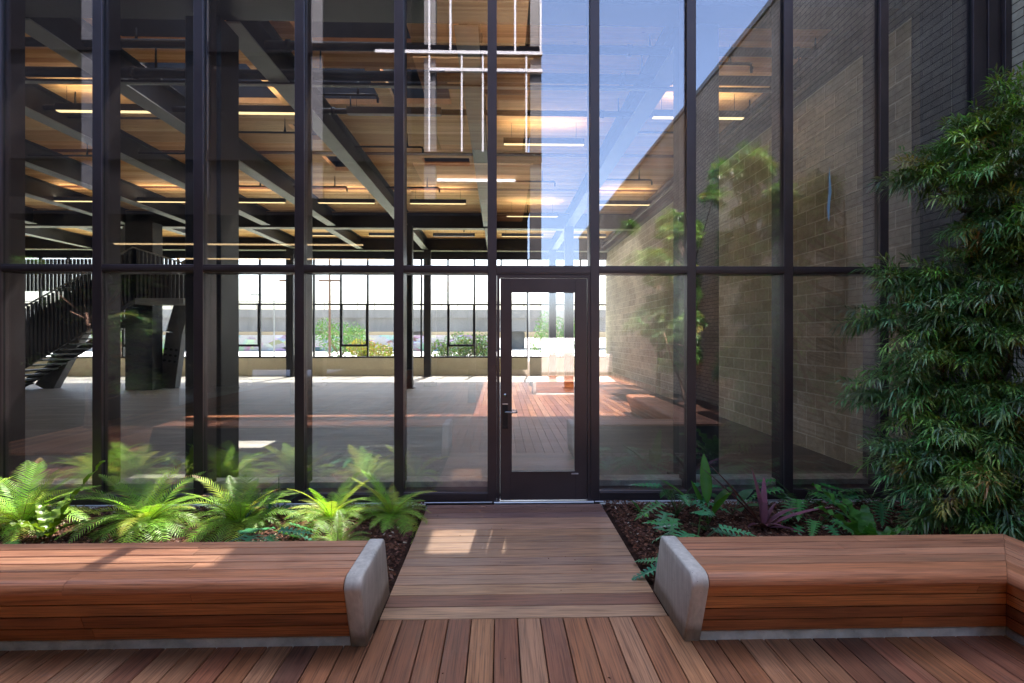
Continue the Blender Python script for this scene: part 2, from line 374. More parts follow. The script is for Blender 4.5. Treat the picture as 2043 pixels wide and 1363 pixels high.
# deck: boards running away from the camera
DK = [(.25, .103, .050), (.29, .135, .068), (.19, .074, .040), (.31, .155, .085), (.23, .085, .046), (.245, .115, .062), (.13, .055, .034)]
def plank(mb, x0, x1, y0, y1, z0, z1, alongx, base, ch=.004, var=.14):
    col = tuple(q * 1.1 for q in tone(base, var, .1)); uo, vo = rnd.uniform(0, 50), rnd.uniform(0, 50)
    w_, h_ = ((y1 - y0) if alongx else (x1 - x0)), z1 - z0
    prof = [(0, 0), (w_, 0), (w_, h_ - ch), (w_ - ch * .35, h_ - ch * .3), (w_ - ch, h_), (ch, h_), (ch * .35, h_ - ch * .3), (0, h_ - ch)]
    if alongx: mb.extrude(prof, Vector((x0, y0, z0)), Vector((0, 1, 0)), Vector((0, 0, 1)), Vector((1, 0, 0)), x1 - x0, col, uo, vo)
    else: mb.extrude(prof, Vector((x0, y0, z0)), Vector((1, 0, 0)), Vector((0, 0, 1)), Vector((0, 1, 0)), y1 - y0, col, uo, vo)
d = MB(); x = -8.3; i = 0
XL, XR = -.765, 1.085
pitch = .1463; x0s = XL - pitch * 52
while x0s < 5.5:
    a, b = x0s + .003, x0s + pitch - .003
    mid = (a + b) / 2
    base = rnd.choice(DK[:4]) if XL - .2 < mid < XR else rnd.choice(DK)
    y_front = -2.226 if XL - .05 < mid < XR + .05 else -2.36
    if mid > 3.5: y_front = -9.9
    elif mid > 3.16: y_front = -5.9
    elif mid > 2.80: y_front = -2.40
    y = y_front; yend = -17
    ln = rnd.uniform(1.2, 3.6)
    while y > yend:
        y2 = max(yend, y - ln); plank(d, a, b, y2 + (.003 if y2 > yend else 0), y, -.04, 0, False, base); y = y2; ln = rnd.uniform(2.4, 4.2); base = rnd.choice(DK)
    x0s += pitch
struct(d.build('deck', 'deck'))
# walkway: boards running across
d = MB(); y = -2.22; k = 0
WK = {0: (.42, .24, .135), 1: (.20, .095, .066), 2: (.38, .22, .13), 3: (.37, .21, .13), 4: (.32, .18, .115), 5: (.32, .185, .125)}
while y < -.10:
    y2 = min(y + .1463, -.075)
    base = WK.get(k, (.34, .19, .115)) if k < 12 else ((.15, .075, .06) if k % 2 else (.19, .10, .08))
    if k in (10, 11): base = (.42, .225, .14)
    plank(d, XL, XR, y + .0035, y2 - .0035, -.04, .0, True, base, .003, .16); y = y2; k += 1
struct(d.build('walkway', 'deck'))

# beds: soil surface with gentle relief, then loose bark chips
def bed_h(x, y): return .012 + .022 * math.sin(x * 2.1 + 1) * math.sin(y * 2.7) + .014 * math.sin(x * 6.3) * math.cos(y * 5.1)
def bed(x0, x1, y0, y1, name):
    b = MB(); nx, ny = max(2, int((x1 - x0) / .12)), max(2, int((y1 - y0) / .12))
    vs = []
    for j in range(ny + 1):
        for i in range(nx + 1):
            X = x0 + (x1 - x0) * i / nx; Y = y0 + (y1 - y0) * j / ny; vs.append((X, Y, bed_h(X, Y) - (.03 if i in (0, nx) or j in (0, ny) else 0)))
    b.mesh(vs, [(j * (nx + 1) + i, j * (nx + 1) + i + 1, (j + 1) * (nx + 1) + i + 1, (j + 1) * (nx + 1) + i) for j in range(ny) for i in range(nx)])
    return struct(b.build(name, 'soil', None, True))
bed(-8.3, -.78, -2.0, -.07, 'planting_bed'); bed(1.10, 5.68, -2.0, -.07, 'planting_bed'); bed(3.5, 5.68, -9.8, -2.0, 'planting_bed')
def chips(x0, x1, y0, y1, n, label):
    b = MB()
    for _ in range(n):
        X = rnd.uniform(x0, x1); Y = rnd.uniform(y0, y1); z = bed_h(X, Y) + rnd.uniform(.0, .012)
        a = rnd.uniform(0, 6.28); l = rnd.uniform(.006, .024); ww = l * rnd.uniform(.25, .7); t = rnd.uniform(-.5, .5); t2 = rnd.uniform(-.6, .6)
        e1 = Vector((math.cos(a), math.sin(a), t)) * l; e2 = Vector((-math.sin(a), math.cos(a), t2)) * ww
        c = Vector((X, Y, z + .004)); up = Vector((0, 0, .005))
        q = rnd.random(); col = tone((.085, .035, .022), .5, .2) if q < .72 else (tone((.16, .075, .05), .4, .2) if q < .97 else tone((.36, .29, .22), .2, .1))
        p = [c - e1 - e2 * .5, c + e1 * .8 - e2, c + e1 + e2 * .6, c - e1 * .6 + e2]
        b.mesh(p + [c + up + e1 * .2], [(0, 1, 4), (1, 2, 4), (2, 3, 4), (3, 0, 4)], col)
    return stuff(b.build('mulch', 'mulch'), label, 'mulch')
chips(-6.2, -.80, -1.85, -.09, 26000, 'reddish brown bark mulch under the ferns')
chips(1.12, 5.5, -1.85, -.09, 22000, 'dark bark mulch around the purple bromeliad')

b = MB()
for _ in range(46):
    X = rnd.choice((rnd.uniform(XL, XR), rnd.gauss(.35, .35), rnd.uniform(-2.6, 2.8))); Y = rnd.choice((rnd.uniform(-.4, -.1), rnd.uniform(-3.4, -2.5), rnd.uniform(-2.0, -.2)))
    if not (XL + .02 < X < XR - .02) and Y > -2.55: continue
    a_ = rnd.uniform(0, 6.28); l = rnd.uniform(.003, .012); e1 = Vector((math.cos(a_), math.sin(a_), 0)) * l; e2 = Vector((-math.sin(a_), math.cos(a_), 0)) * l * .5; c = Vector((X, Y, .004))
    b.mesh([c - e1, c + e2, c + e1, c - e2, c + Vector((0, 0, .005))], [(0, 3, 4), (3, 2, 4), (2, 1, 4), (1, 0, 4)], tone((.10, .05, .03), .5, .2) if rnd.random() < .8 else (.4, .38, .3))
stuff(b.build('bark_crumbs', 'mulch'), 'crumbs of bark and dry leaf scattered on the boards', 'debris')

# ================================================================== THE GLAZED BUILDING
B = empty('office_building', (0, 0, 0))
tag(B, 'dark framed glass building with timber ceiling behind the deck', 'building')
MX = [-6.41, -5.344, -4.296, -3.233, -2.159, -1.093, -.082, 1.041, 2.108, 3.191, 4.268, 5.33]
TOP = 6.75
MW = .05
for i, x in enumerate(MX):
    m = MB()
    m.bbox(x - MW, x + MW, 0, .03, -.04, TOP, .004)            # face cap
    m.bbox(x - .034, x + .034, .03, .29, -.04, TOP, .003)      # deep fin inside
    o = m.build('mullion', 'bronze', B)
    r = MB(); r.box(x - .045, x + .045, .0305, .052, 0, TOP - .01); r.build('gasket', 'rubber', o)
for i in range(len(MX) - 1):
    a, b = MX[i] + MW, MX[i + 1] - MW
    door = i == 6
    zt0, zt1 = (2.475, 2.575) if door else (2.495, 2.575)
    m = MB(); m.bbox(a, b, .004, .24, zt0, zt1, .004); m.bbox(a, b, -.004, .004, zt0 + .02, zt1 - .02, .002)
    m.build('transom', 'bronze', B)
    g = MB(); g.box(a - .01, b + .01, .044, .056, zt1 - .004, TOP - .02); g.build('window_pane', 'glass', B)
    if not door:
        g = MB(); g.box(a - .01, b + .01, .044, .056, .09, zt0 + .004); g.build('window_pane', 'glass', B)
        m = MB(); m.bbox(a, b, .006, .2, -.03, .11, .004); m.bbox(a, b, .0, .006, .03, .095, .002); m.build('bottom_rail', 'bronze', B)
        m = MB(); m.bbox(a - .05, b + .05, -.014, .0, -.008, .006, .002); m.build('drip_edge', 'alu', B)
m = MB(); m.box(-8.4, -.8, -.06, -.001, -.3, -.012); m.box(1.09, 5.68, -.06, -.001, -.3, -.012); m.build('base_curb', 'curb', B)
m = MB(); m.box(-22, 5.3, -.001, .3, -.3, -.032); m.box(-22, MX[6], .2, .42, -.02, .17); m.box(MX[7], 4.92, .2, .42, -.02, .17); m.build('inner_curb', 'curb', B)
m = MB(); m.bbox(5.37, 5.68, .02, .3, -.04, TOP, .004); m.bbox(5.45, 5.56, .0, .02, -.04, TOP, .004); m.bbox(5.61, 5.685, -.03, .02, -.04, TOP, .004); m.build('end_jamb', 'bronze', B)
# --- door leaf
dx0, dx1 = MX[6] + .055, MX[7] - .055
fr = MB(); fr.bbox(dx0 - .004, dx0 + .028, .002, .10, .0, 2.47, .003); fr.bbox(dx1 - .028, dx1 + .004, .002, .10, .0, 2.47, .003); fr.bbox(dx0, dx1, .003, .10, 2.44, 2.474, .003)
fr.build('door_frame', 'bronze', B)
lx0, lx1 = dx0 + .034, dx1 - .034
D = MB(); z0, z1 = .022, 2.432
gx0, gx1, gz0, gz1 = lx0 + .115, lx1 - .125, .325, 2.29
D.bbox(lx0, gx0, -.006, .045, z0, z1, .003); D.bbox(gx1, lx1, -.006, .045, z0, z1, .003)
D.bbox(gx0, gx1, -.006, .045, z0, gz0, .003); D.bbox(gx0, gx1, -.006, .045, gz1, z1, .003)
D.bbox(gx0, gx1, -.012, .0, gz0 - .004, gz0 + .010, .002); D.bbox(gx0, gx1, -.010, .0, gz1 - .010, gz1 + .004, .002)
D.bbox(gx0 - .002, gx0 + .010, -.010, .0, gz0, gz1, .002); D.bbox(gx1 - .010, gx1 + .002, -.010, .0, gz0, gz1, .002)
door = D.build('door', 'bronze', B)
g = MB(); g.box(gx0, gx1, .012, .024, gz0, gz1); g.build('door_glass', 'glass_door', door)
h = MB(); hx = lx0 + .052; h.bbox(hx - .030, hx + .030, -.016, -.006, .815, 1.075, .004); h.build('handle_plate', 'bronze_in', door)
h = MB(); h.tube([(hx, -.016, .985), (hx, -.055, .985), (hx + .012, -.062, .985), (hx + .10, -.064, .983), (hx + .122, -.058, .983), (hx + .128, -.035, .983)], [.013, .012, .011, .0095, .0095, .008], 10); h.build('door_handle', 'metal', door, True)
h = MB(); h.tube([(hx, -.022, 1.165), (hx, -.004, 1.165)], .017, 16); h.tube([(hx, -.026, 1.165), (hx, -.021, 1.165)], .009, 12); h.build('lock_cylinder', 'metal', door, True)
h = MB(); h.bbox(hx - .03, hx + .03, -.018, -.0165, 1.063, 1.074, .001); h.build('plate_trim', 'alu', door)
h = MB(); h.bbox(hx - .032, hx + .032, -.022, -.0162, .80, .832, .002); h.build('card_reader', 'rubber', door)
h = MB(); h.bbox(gx1 - .045, gx1 + .03, -.009, -.006, .298, .312, .001); h.build('maker_plate', 'alu', door)
m = MB(); m.bbox(MX[6] + .02, MX[7] - .02, -.05, .09, -.012, .012, .004); m.build('threshold', 'alu', B)
t = MB()
tp = [(3.68, 1.0), (3.705, 1.02), (3.715, 3.5), (3.72, 3.2), (3.70, 2.98)]
t.mesh([(3.655, .0425, 3.13), (3.672, .0425, 3.08), (3.685, .0425, 3.32), (3.70, .0425, 3.42), (3.672, .0425, 3.70), (3.665, .0425, 3.40), (3.650, .0425, 3.25)], [(0, 1, 2, 3, 4, 5, 6)])
sol = t.build('tape_strip', 'tape', B); md = sol.modifiers.new('s', 'SOLIDIFY'); md.thickness = .002
# --- floor / ceiling / roof
FARY = 17.3; XW = 4.93; XLEFT = -22.0
f = MB(); f.box(XLEFT, XW, .3, FARY + .2, -.3, .0); struct(f.build('floor', 'screed'))
holes = [(-6.5, -4.05, 2.62, 3.97, 'added_sun_glass'), (-3.85, -2.2, 2.72, 3.97, 'added_sun_glass'), (-1.95, -.9, 2.72, 3.92, 'added_sun_glass'), (-.34, .46, 2.72, 3.74, 'added_dim_glass'),  # openings added to cast sun patches on ferns, bench, walkway and floor
         (-5.6, -3.9, 1.25, 2.1, 'added_dim_glass'), (-2.9, -1.3, 1.25, 2.05, 'added_dim_glass'), (-4.3, -3.2, 6.7, 7.75, 'added_sun_glass'), (-1.9, -.75, 6.75, 7.3, 'added_dim_glass'), (-4.35, -3.6, 4.9, 5.7, 'added_dim_glass')]
holes += [(x_, x_ + 2.3, 12.62, 14.75, 'added_fill_glass') for x_ in (-2.95, -.1, 2.3, -5.9, -8.9, -11.8, -14.8, -17.8, -20.6)]  # added openings behind the girder, daylight fill for the hall
def holed(name, mat, z0, z1, x0, x1, y0, y1):
    xs = sorted({x0, x1, *[h[0] for h in holes], *[h[1] for h in holes]}); ys = sorted({y0, y1, *[h[2] for h in holes], *[h[3] for h in holes]})
    inh = lambda X, Y: any(h[0] < X < h[1] and h[2] < Y < h[3] for h in holes) or not (x0 < X < x1 and y0 < Y < y1)
    b = MB()
    for i in range(len(xs) - 1):
        for j in range(len(ys) - 1):
            a, c, e, f_ = xs[i], xs[i + 1], ys[j], ys[j + 1]; mx, my = (a + c) / 2, (e + f_) / 2
            if inh(mx, my): continue
            b.face([(a, e, z0), (a, f_, z0), (c, f_, z0), (c, e, z0)]); b.face([(a, e, z1), (c, e, z1), (c, f_, z1), (a, f_, z1)])
            if inh(a - .01, my): b.face([(a, e, z0), (a, e, z1), (a, f_, z1), (a, f_, z0)])
            if inh(c + .01, my): b.face([(c, e, z0), (c, f_, z0), (c, f_, z1), (c, e, z1)])
            if inh(mx, e - .01): b.face([(a, e, z0), (c, e, z0), (c, e, z1), (a, e, z1)])
            if inh(mx, f_ + .01): b.face([(a, f_, z0), (a, f_, z1), (c, f_, z1), (c, f_, z0)])
    return b.build(name, mat, B)
holed('ceiling', 'ceiling', CEIL, CEIL + .10, XLEFT, XW, .3, FARY + .3)
holed('roof', 'steel_dark', CEIL + .104, CEIL + .82, XLEFT, 5.68, .305, FARY + .3)  # thick and dark so the added openings stay out of view
for h in holes:
    g = MB()
    if h[4] == 'added_fill_glass': g.face([(h[0] - .05, h[2] - .05, CEIL + .83), (h[1] + .05, h[2] - .05, CEIL + .83), (h[1] + .05, h[3] + .05, CEIL + .83), (h[0] - .05, h[3] + .05, CEIL + .83)])
    else: g.box(h[0] - .05, h[1] + .05, h[2] - .05, h[3] + .05, CEIL + .824, CEIL + .84)
    g.build('added_roof_light', h[4], B)
m = MB(); m.box(XLEFT, 5.68, -.0, .3, TOP, 8.8); m.build('parapet', 'steel_dark', B)
for y in (6.4, 9.25):
    m = MB(); m.box(XLEFT, XW, y, y + .16, CEIL - .012, CEIL - .001); m.build('ceiling_seam', 'seam', B)
# --- beams along the depth of the hall: I sections with lighter bottom flange
def ibeam(x, y0, y1, w=.30, zb=5.64, zt=CEIL - .004, along='Y', y=None):
    b = MB()
    if along == 'Y':
        b.box(x - .02, x + .02, y0, y1, zb + .02, zt - .02); b.box(x - w / 2, x + w / 2, y0, y1, zt - .02, zt)
    else:
        b.box(y0, y1, x - .02, x + .02, zb + .02, zt - .02); b.box(y0, y1, x - w / 2, x + w / 2, zt - .02, zt)
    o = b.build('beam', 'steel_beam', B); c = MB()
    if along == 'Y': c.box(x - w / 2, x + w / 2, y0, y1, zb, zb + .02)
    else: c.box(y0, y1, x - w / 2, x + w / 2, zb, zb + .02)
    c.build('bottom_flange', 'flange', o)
for x in (-.42, -3.33, -5.85, -8.1, -10.6, -12.9, -16, -19, 2.46): ibeam(x, .76, 12.0, .30)
for x in (-.42, -3.33, -6.2, -9.1, -12, -15, -18, 2.46): ibeam(x, 12.6, FARY, .26, 5.66)
for y in (12.3, 16.9): ibeam(y, XLEFT, XW - .01, .3, 5.60, CEIL - .01, 'X')
m = MB(); m.box(XLEFT, XW, .32, .74, 5.66, CEIL - .004); m.build('edge_beam', 'steel_dark', B)
m = MB(); m.box(4.72, 4.925, .3, FARY, 5.62, CEIL - .004); m.build('wall_beam', 'steel_dark', B)
m = MB(); m.box(4.60, 4.72, .3, FARY, 5.95, 6.05); m.tube([(4.62, .8, 5.8), (4.62, FARY, 5.8)], .035); m.build('cable_tray', 'pipe', B)
# --- columns
def column(x, y, w=.42, dpt=.42, z1=5.62):
    c = MB(); c.bbox(x - w / 2, x + w / 2, y - dpt / 2, y + dpt / 2, 0, z1, .01); o = c.build('column', 'steel_dark', B)
    p = MB(); p.box(x - w / 2 - .06, x + w / 2 + .06, y - dpt / 2 - .06, y + dpt / 2 + .06, .0, .03); p.build('base_plate', 'steel_dark', o)
for x, y in ((-3.52, .78), (2.46, .78), (-9.3, .78), (-3.15, 11.8), (2.4, 11.8), (-9.2, 11.8), (-3.2, 16.7), (2.35, 16.7), (-9.2, 16.7), (-15, 16.7)): column(x, y, .42 if y < 5 else .30, .42 if y < 5 else .3, 5.6)
c = MB(); c.bbox(-12.45, -11.55, 11.4, 11.9, 0, 5.6, .01); c.box(-12.45, -11.55, 11.38, 11.4, 2.95, 3.0); c.build('wide_pier', 'steel_dark', B)
# --- far wall
m = MB(); m.box(XLEFT, XW, FARY, FARY + .2, -.28, .80); m.build('far_wall', 'cream', B)
m = MB(); m.box(XLEFT, XW, FARY, FARY + .25, 5.36, CEIL); m.build('far_lintel', 'steel_dark', B)
x = 4.90; k = 0
while x > XLEFT + 1.3:
    x1_, x0_ = x, x - 1.215
    wn = MB()
    wn.box(x0_ - .01, x0_ + .06, FARY + .02, FARY + .14, .80, 5.36); wn.box(x0_ + .05, x1_, FARY + .02, FARY + .14, .80, .87); wn.box(x0_ + .05, x1_, FARY + .02, FARY + .14, 5.30, 5.36)
    wn.box(x0_ + .05, x1_, FARY + .02, FARY + .14, 3.20, 3.27)
    if k % 4 in (1, 2) or k in (7,):
        if k % 4 == 1: wn.box(x0_ + .05, x1_, FARY + .0, FARY + .15, 1.32, 1.42); wn.box(x0_ + .05, x0_ + .10, FARY, FARY + .15, 1.42, 3.2); wn.box(x1_ - .05, x1_, FARY, FARY + .15, 1.42, 3.2)
    o = wn.build('far_window', 'bronze_in', B)
    g = MB(); g.box(x0_ + .05, x1_, FARY + .07, FARY + .085, .87, 5.3); g.build('pane', 'glass_far', o)
    x -= 1.215; k += 1
m = MB(); m.box(XLEFT - .3, XLEFT, 0, FARY + .3, -.3, 6.6); m.build('end_wall', 'steel_dark', B)
# right block wall belongs to the neighbour building; a thin lining closes its near end
m = MB(); m.box(4.93, 5.30, .30, .42, -.02, 6.1); m.build('wall_lining', 'bronze_in', B)

Wb = empty('brick_building', (0, 0, 0)); tag(Wb, 'neighbouring painted brick and block building flanking the deck and hall', 'building')
m = MB(); m.box(4.935, 5.30, .43, FARY + .3, -.3, 6.1); m.build('block_wall', 'blocks', Wb)
m = MB(); m.box(5.69, 6.5, -30, FARY + 1, -.3, 8.72); m.build('brick_wall', 'brick', Wb)
m = MB(); m.box(5.64, 6.55, -30, FARY + 1, 8.724, 8.85); m.build('coping', 'flange', Wb)

# ================================================================== HUNG THINGS
def lamp(x, y, z, mat, label, Ln=1.65):
    o = empty('linear_lamp', (x, y, z)); tag(o, label, 'lamp', 'linear lamps hung from the timber ceiling')
    a = MB(); a.bbox(-Ln / 2, Ln / 2, -.045, .045, .012, .13, .002); a.build('housing', 'pipe', o)
    a = MB(); a.bbox(-Ln / 2 + .01, Ln / 2 - .01, -.04, .04, .0, .0115, .002); a.build('diffuser', mat, o)
    if mat == 'lamp_on':
        a = MB(); a.box(-Ln / 2 + .01, Ln / 2 - .01, -.036, .036, .1302, .1312); a.build('ceiling_fill_strip', 'ceiling_fill', o)  # glowing strip added to lighten the ceiling above
    for s in (-1, 1):
        a = MB(); a.tube([(s * Ln * .4, 0, .13), (s * Ln * .4, 0, CEIL - z)], .004, 5); a.build('hanger', 'pipe', o)
LR = [(-6.85, 3.4, 5.7, 'lamp_on', 'lit warm lamp hung nearest the glass, beyond the second mullion'),
      (-4.35, 3.4, 5.7, 'lamp_on', 'lit warm lamp hung nearest the glass, beyond the third and fourth mullions'),
      (-1.86, 3.4, 5.7, 'lamp_off', 'switched off lamp hung nearest the glass, pale underside'),
      (.90, 4.7, 5.7, 'lamp_on', 'lit lamp above the door, seen across the reflected sky'),
      (3.55, 3.4, 5.7, 'lamp_on', 'lit lamp hung nearest the glass beside the block wall'),
      (-9.7, 9.3, 5.7, 'lamp_on', 'lit lamp in the middle row, above the stair side'),
      (-7.1, 9.3, 5.7, 'lamp_on', 'lit lamp in the middle row, beyond the third mullion'),
      (-4.5, 9.3, 5.7, 'lamp_on', 'lit lamp in the middle row, between two beams'),
      (-1.82, 9.3, 5.7, 'lamp_on', 'lit lamp in the middle row, centred between the beams before the door'),
      (1.05, 10.6, 5.65, 'lamp_on', 'short lit lamp in the middle row above the door'),
      (3.65, 9.3, 5.7, 'lamp_on', 'lit lamp in the middle row beside the block wall'),
      (-12.4, 9.3, 5.7, 'lamp_on', 'lit lamp in the middle row, farthest toward the stair'),
      (-7.0, 14.2, 5.72, 'lamp_on', 'lit lamp of the farthest row, nearer the stair'),
      (-4.3, 14.2, 5.72, 'lamp_on', 'lit lamp of the farthest row, before the far columns'),
      (-1.8, 14.2, 5.72, 'lamp_off', 'unlit lamp of the farthest row, between the white beams'),
      (.9, 14.2, 5.72, 'lamp_on', 'lit lamp of the farthest row, above the door glass'),
      (3.4, 14.2, 5.72, 'lamp_on', 'lit lamp of the farthest row beside the block wall')]
for a in LR: lamp(*a)
# sprinkler branches: a horizontal pipe with an elbow at its end and a hanger
SP = [(-8.0, -6.0, 4.0), (-5.6, -4.0, 4.6), (-3.1, -1.7, 5.3), (-3.05, -2.1, 3.0), (2.7, 4.0, 4.4), (2.7, 3.7, 1.9), (-5.6, -4.2, 8.2), (-3.1, -1.7, 8.2), (-.2, 1.4, 7.6), (2.7, 3.9, 7.4), (-8, -6.2, 8.2), (-2.9, -1.4, 13.4), (-.2, 1.2, 11), (-8.0, -6.7, 5.8), (-11.5, -9, 6)]
nm = ['beyond the second mullion', 'ending over the third bay', 'between the pale beams, nearer bay', 'close behind the glass of the fourth bay', 'beside the block wall beam', 'highest one, close behind the glass', 'over the middle row of lamps, third bay', 'over the middle row of lamps, fifth bay', 'above the door, middle of the hall', 'near the block wall, middle of the hall', 'middle of the hall toward the stair', 'in the farthest ceiling field', 'above the door, far field', 'between the two dark stair side beams', 'above the stair side lamps']
for (a, b, y), n_ in zip(SP, nm):
    o = MB(); z = 5.86
    o.tube([(a, y, z), (b, y, z), (b + .04, y, z - .01), (b + .05, y, z - .05), (b + .05, y, z - .13)], [.021, .021, .026, .026, .018], 8)
    o.tube([(b - .28, y, z), (b - .28, y, z + .12), (b - .28, y, CEIL)], [.028, .012, .006], 6)
    tag(o.build('sprinkler_pipe', 'pipe', None, True), 'thin black sprinkler branch pipe ' + n_, 'pipe', 'sprinkler branch pipes')
for y, z, r, lb in ((1.72, 5.93, .06, 'thick black main pipe nearest the glass'), (2.12, 5.72, .07, 'thick black main pipe, middle of the three'), (3.62, 5.86, .05, 'black main pipe farthest from the glass')):
    o = MB(); o.tube([(-21.5, y, z), (4.6, y, z)], r, 12)
    x = -20
    while x < 4.5:
        o.tube([(x - .03, y, z), (x + .03, y, z)], r + .02, 10); o.tube([(x + .3, y, z), (x + .3, y, CEIL)], [.02, .01], 6); x += 2.43
    tag(o.build('main_pipe', 'pipe', None, True), lb, 'pipe', 'main pipes across the hall')
# slim channel with pale lower edge below the pipes
m = MB(); m.box(XLEFT, 4.6, 2.19, 2.24, 5.62, 5.655); mm = m.build('cable_channel', 'pipe'); tag(mm, 'flat black cable channel crossing the hall under the main pipes', 'channel')
m = MB(); m.box(XLEFT, 4.6, 2.18, 2.25, 5.605, 5.619); m.build('channel_edge', 'flange', mm)

# ================================================================== STAIR AND BRACES (far end of the hall)
st = empty('staircase', (-13, 10.5, 0)); tag(st, 'dark staircase screened by upright slats, rising to a landing', 'staircase')
Y0 = 10.5
def Sx(p): return (p[0] + 13, p[1] - Y0, p[2])
def slats(x0, x1, zb0, zb1, zt0, zt1, y, step=.155, w=.05, nm='slat_screen'):
    b = MB(); n = int((x1 - x0) / step)
    for i in range(n + 1):
        x = x0 + (x1 - x0) * i / n; t = i / n; zb = zb0 + (zb1 - zb0) * t; zt = zt0 + (zt1 - zt0) * t
        b.box(x - w / 2 + 13, x + w / 2 + 13, y - Y0 - .03, y - Y0 + .03, zb, zt)
    return b.build(nm, 'slat', st)
slats(-16.0, -11.5, .05, 3.0, 2.05, 4.56, Y0, .125, .062)
slats(-11.5, -10.0, 3.0, 3.0, 4.56, 4.1, Y0, .12, .062)
slats(-17.5, -11.5, 3.35, 3.35, 4.45, 4.5, Y0 + 1.7, .13, .07)
hr = MB(); hr.tube([Sx((-16.2, Y0 - .06, 1.95)), Sx((-11.5, Y0 - .06, 4.58)), Sx((-9.95, Y0 - .06, 4.1))], .025, 8); hr.build('handrail', 'flange', st)
sg = MB()
def slab4(b, x0, z0, x1, z1, th, ya, yb):
    b.mesh([Sx((x0, ya, z0)), Sx((x1, ya, z1)), Sx((x1, ya, z1 + th)), Sx((x0, ya, z0 + th)), Sx((x0, yb, z0)), Sx((x1, yb, z1)), Sx((x1, yb, z1 + th)), Sx((x0, yb, z0 + th))],
           [(0, 1, 2, 3), (4, 7, 6, 5), (0, 4, 5, 1), (3, 2, 6, 7), (0, 3, 7, 4), (1, 5, 6, 2)])
slab4(sg, -16.2, .0, -11.5, 2.85, .28, Y0 + .04, Y0 + .1); slab4(sg, -16.2, .0, -11.5, 2.85, .28, Y0 + 1.3, Y0 + 1.36)
sg.build('stringer', 'steel_dark', st)
pn_ = MB(); slab4(pn_, -16.0, .2, -11.5, 3.0, 1.45, Y0 + .11, Y0 + .14); slab4(pn_, -11.5, 3.0, -10.0, 3.0, .9, Y0 + .6, Y0 + .64); pn_.build('inner_panel', 'steel_dark', st)
tr = MB()
for i in range(17):
    x = -16.05 + i * .268; z = .168 * (i + 1); tr.box(x + 13, x + .28 + 13, .15, 1.3, z, z + .05)
tr.build('treads', 'steel_beam', st)
ld = MB(); ld.box(-11.5 + 13, -10.0 + 13, .04, .75, 2.8, 3.0); ld.build('landing', 'flange', st)
def brace(pts, w, name_lab):
    o = MB()
    for (xa, za), (xb, zb) in zip(pts[:-1], pts[1:]):
        dv = Vector((xb - xa, 0, zb - za)).normalized(); n_ = Vector((-dv.z, 0, dv.x)) * w / 2
        y = 11.95
        A = Vector((xa, y, za)); C = Vector((xb, y, zb)); dy = Vector((0, .28, 0))
        o.mesh([A - n_, A + n_, C + n_, C - n_, A - n_ + dy, A + n_ + dy, C + n_ + dy, C - n_ + dy], [(0, 3, 2, 1), (4, 5, 6, 7), (0, 1, 5, 4), (1, 2, 6, 5), (2, 3, 7, 6), (3, 0, 4, 7)])
    m_ = o.build('steel_brace', 'brace'); tag(m_, name_lab, 'brace', 'slanted steel braces behind the stair')
    (xa, za), (xb, zb) = pts[0], pts[1]
    dv = Vector((xb - xa, 0, zb - za)).normalized(); n_ = Vector((-dv.z, 0, dv.x))
    bo = MB()
    for i in range(3):
        for j in range(3):
            p = Vector((xa, 11.95, za)) + dv * (.95 + .2 * i) + n_ * (-.18 + .18 * j)
            bo.tube([p + Vector((0, -.05, 0)), p], .045, 8)
    bo.build('bolts', 'pipe', m_)
brace([(-11.45, .0), (-11.2, 1.9), (-10.2, 5.5)], .55, 'slanted grey brace with bolted plate beside the wide dark pier')
brace([(-15.6, .0), (-14.9, 1.3), (-12.6, 5.5)], .6, 'slanted grey brace with bolts at the foot of the stair')
brace([(-9.6, 2.0), (-10.9, 4.4)], .22, 'thin slanted brace crossing behind the landing')

# ================================================================== BENCHES
BF, BN, BB, BK = -2.475, -2.635, -2.07, -1.905     # front foot, front nose, back top, back foot (Y)
HB = .45
def rounded(poly, radii, n=6):
    out = []
    m_ = len(poly)
    for i, (p, r) in enumerate(zip(poly, radii)):
        p = Vector(p); a = Vector(poly[i - 1]); b = Vector(poly[(i + 1) % m_])
        if r <= 0: out.append(tuple(p)); continue
        da = (a - p).normalized(); db = (b - p).normalized(); ang = da.angle(db); t = r / math.tan(ang / 2)
        A = p + da * t; C = p + db * t; cen = p + (da + db).normalized() * (r / math.sin(ang / 2))
        a0 = math.atan2(*(A - cen).yx); a1 = math.atan2(*(C - cen).yx); dd = (a1 - a0 + math.pi) % (2 * math.pi) - math.pi
        for k in range(n + 1): q = a0 + dd * k / n; out.append((cen.x + r * math.cos(q), cen.y + r * math.sin(q)))
    return out
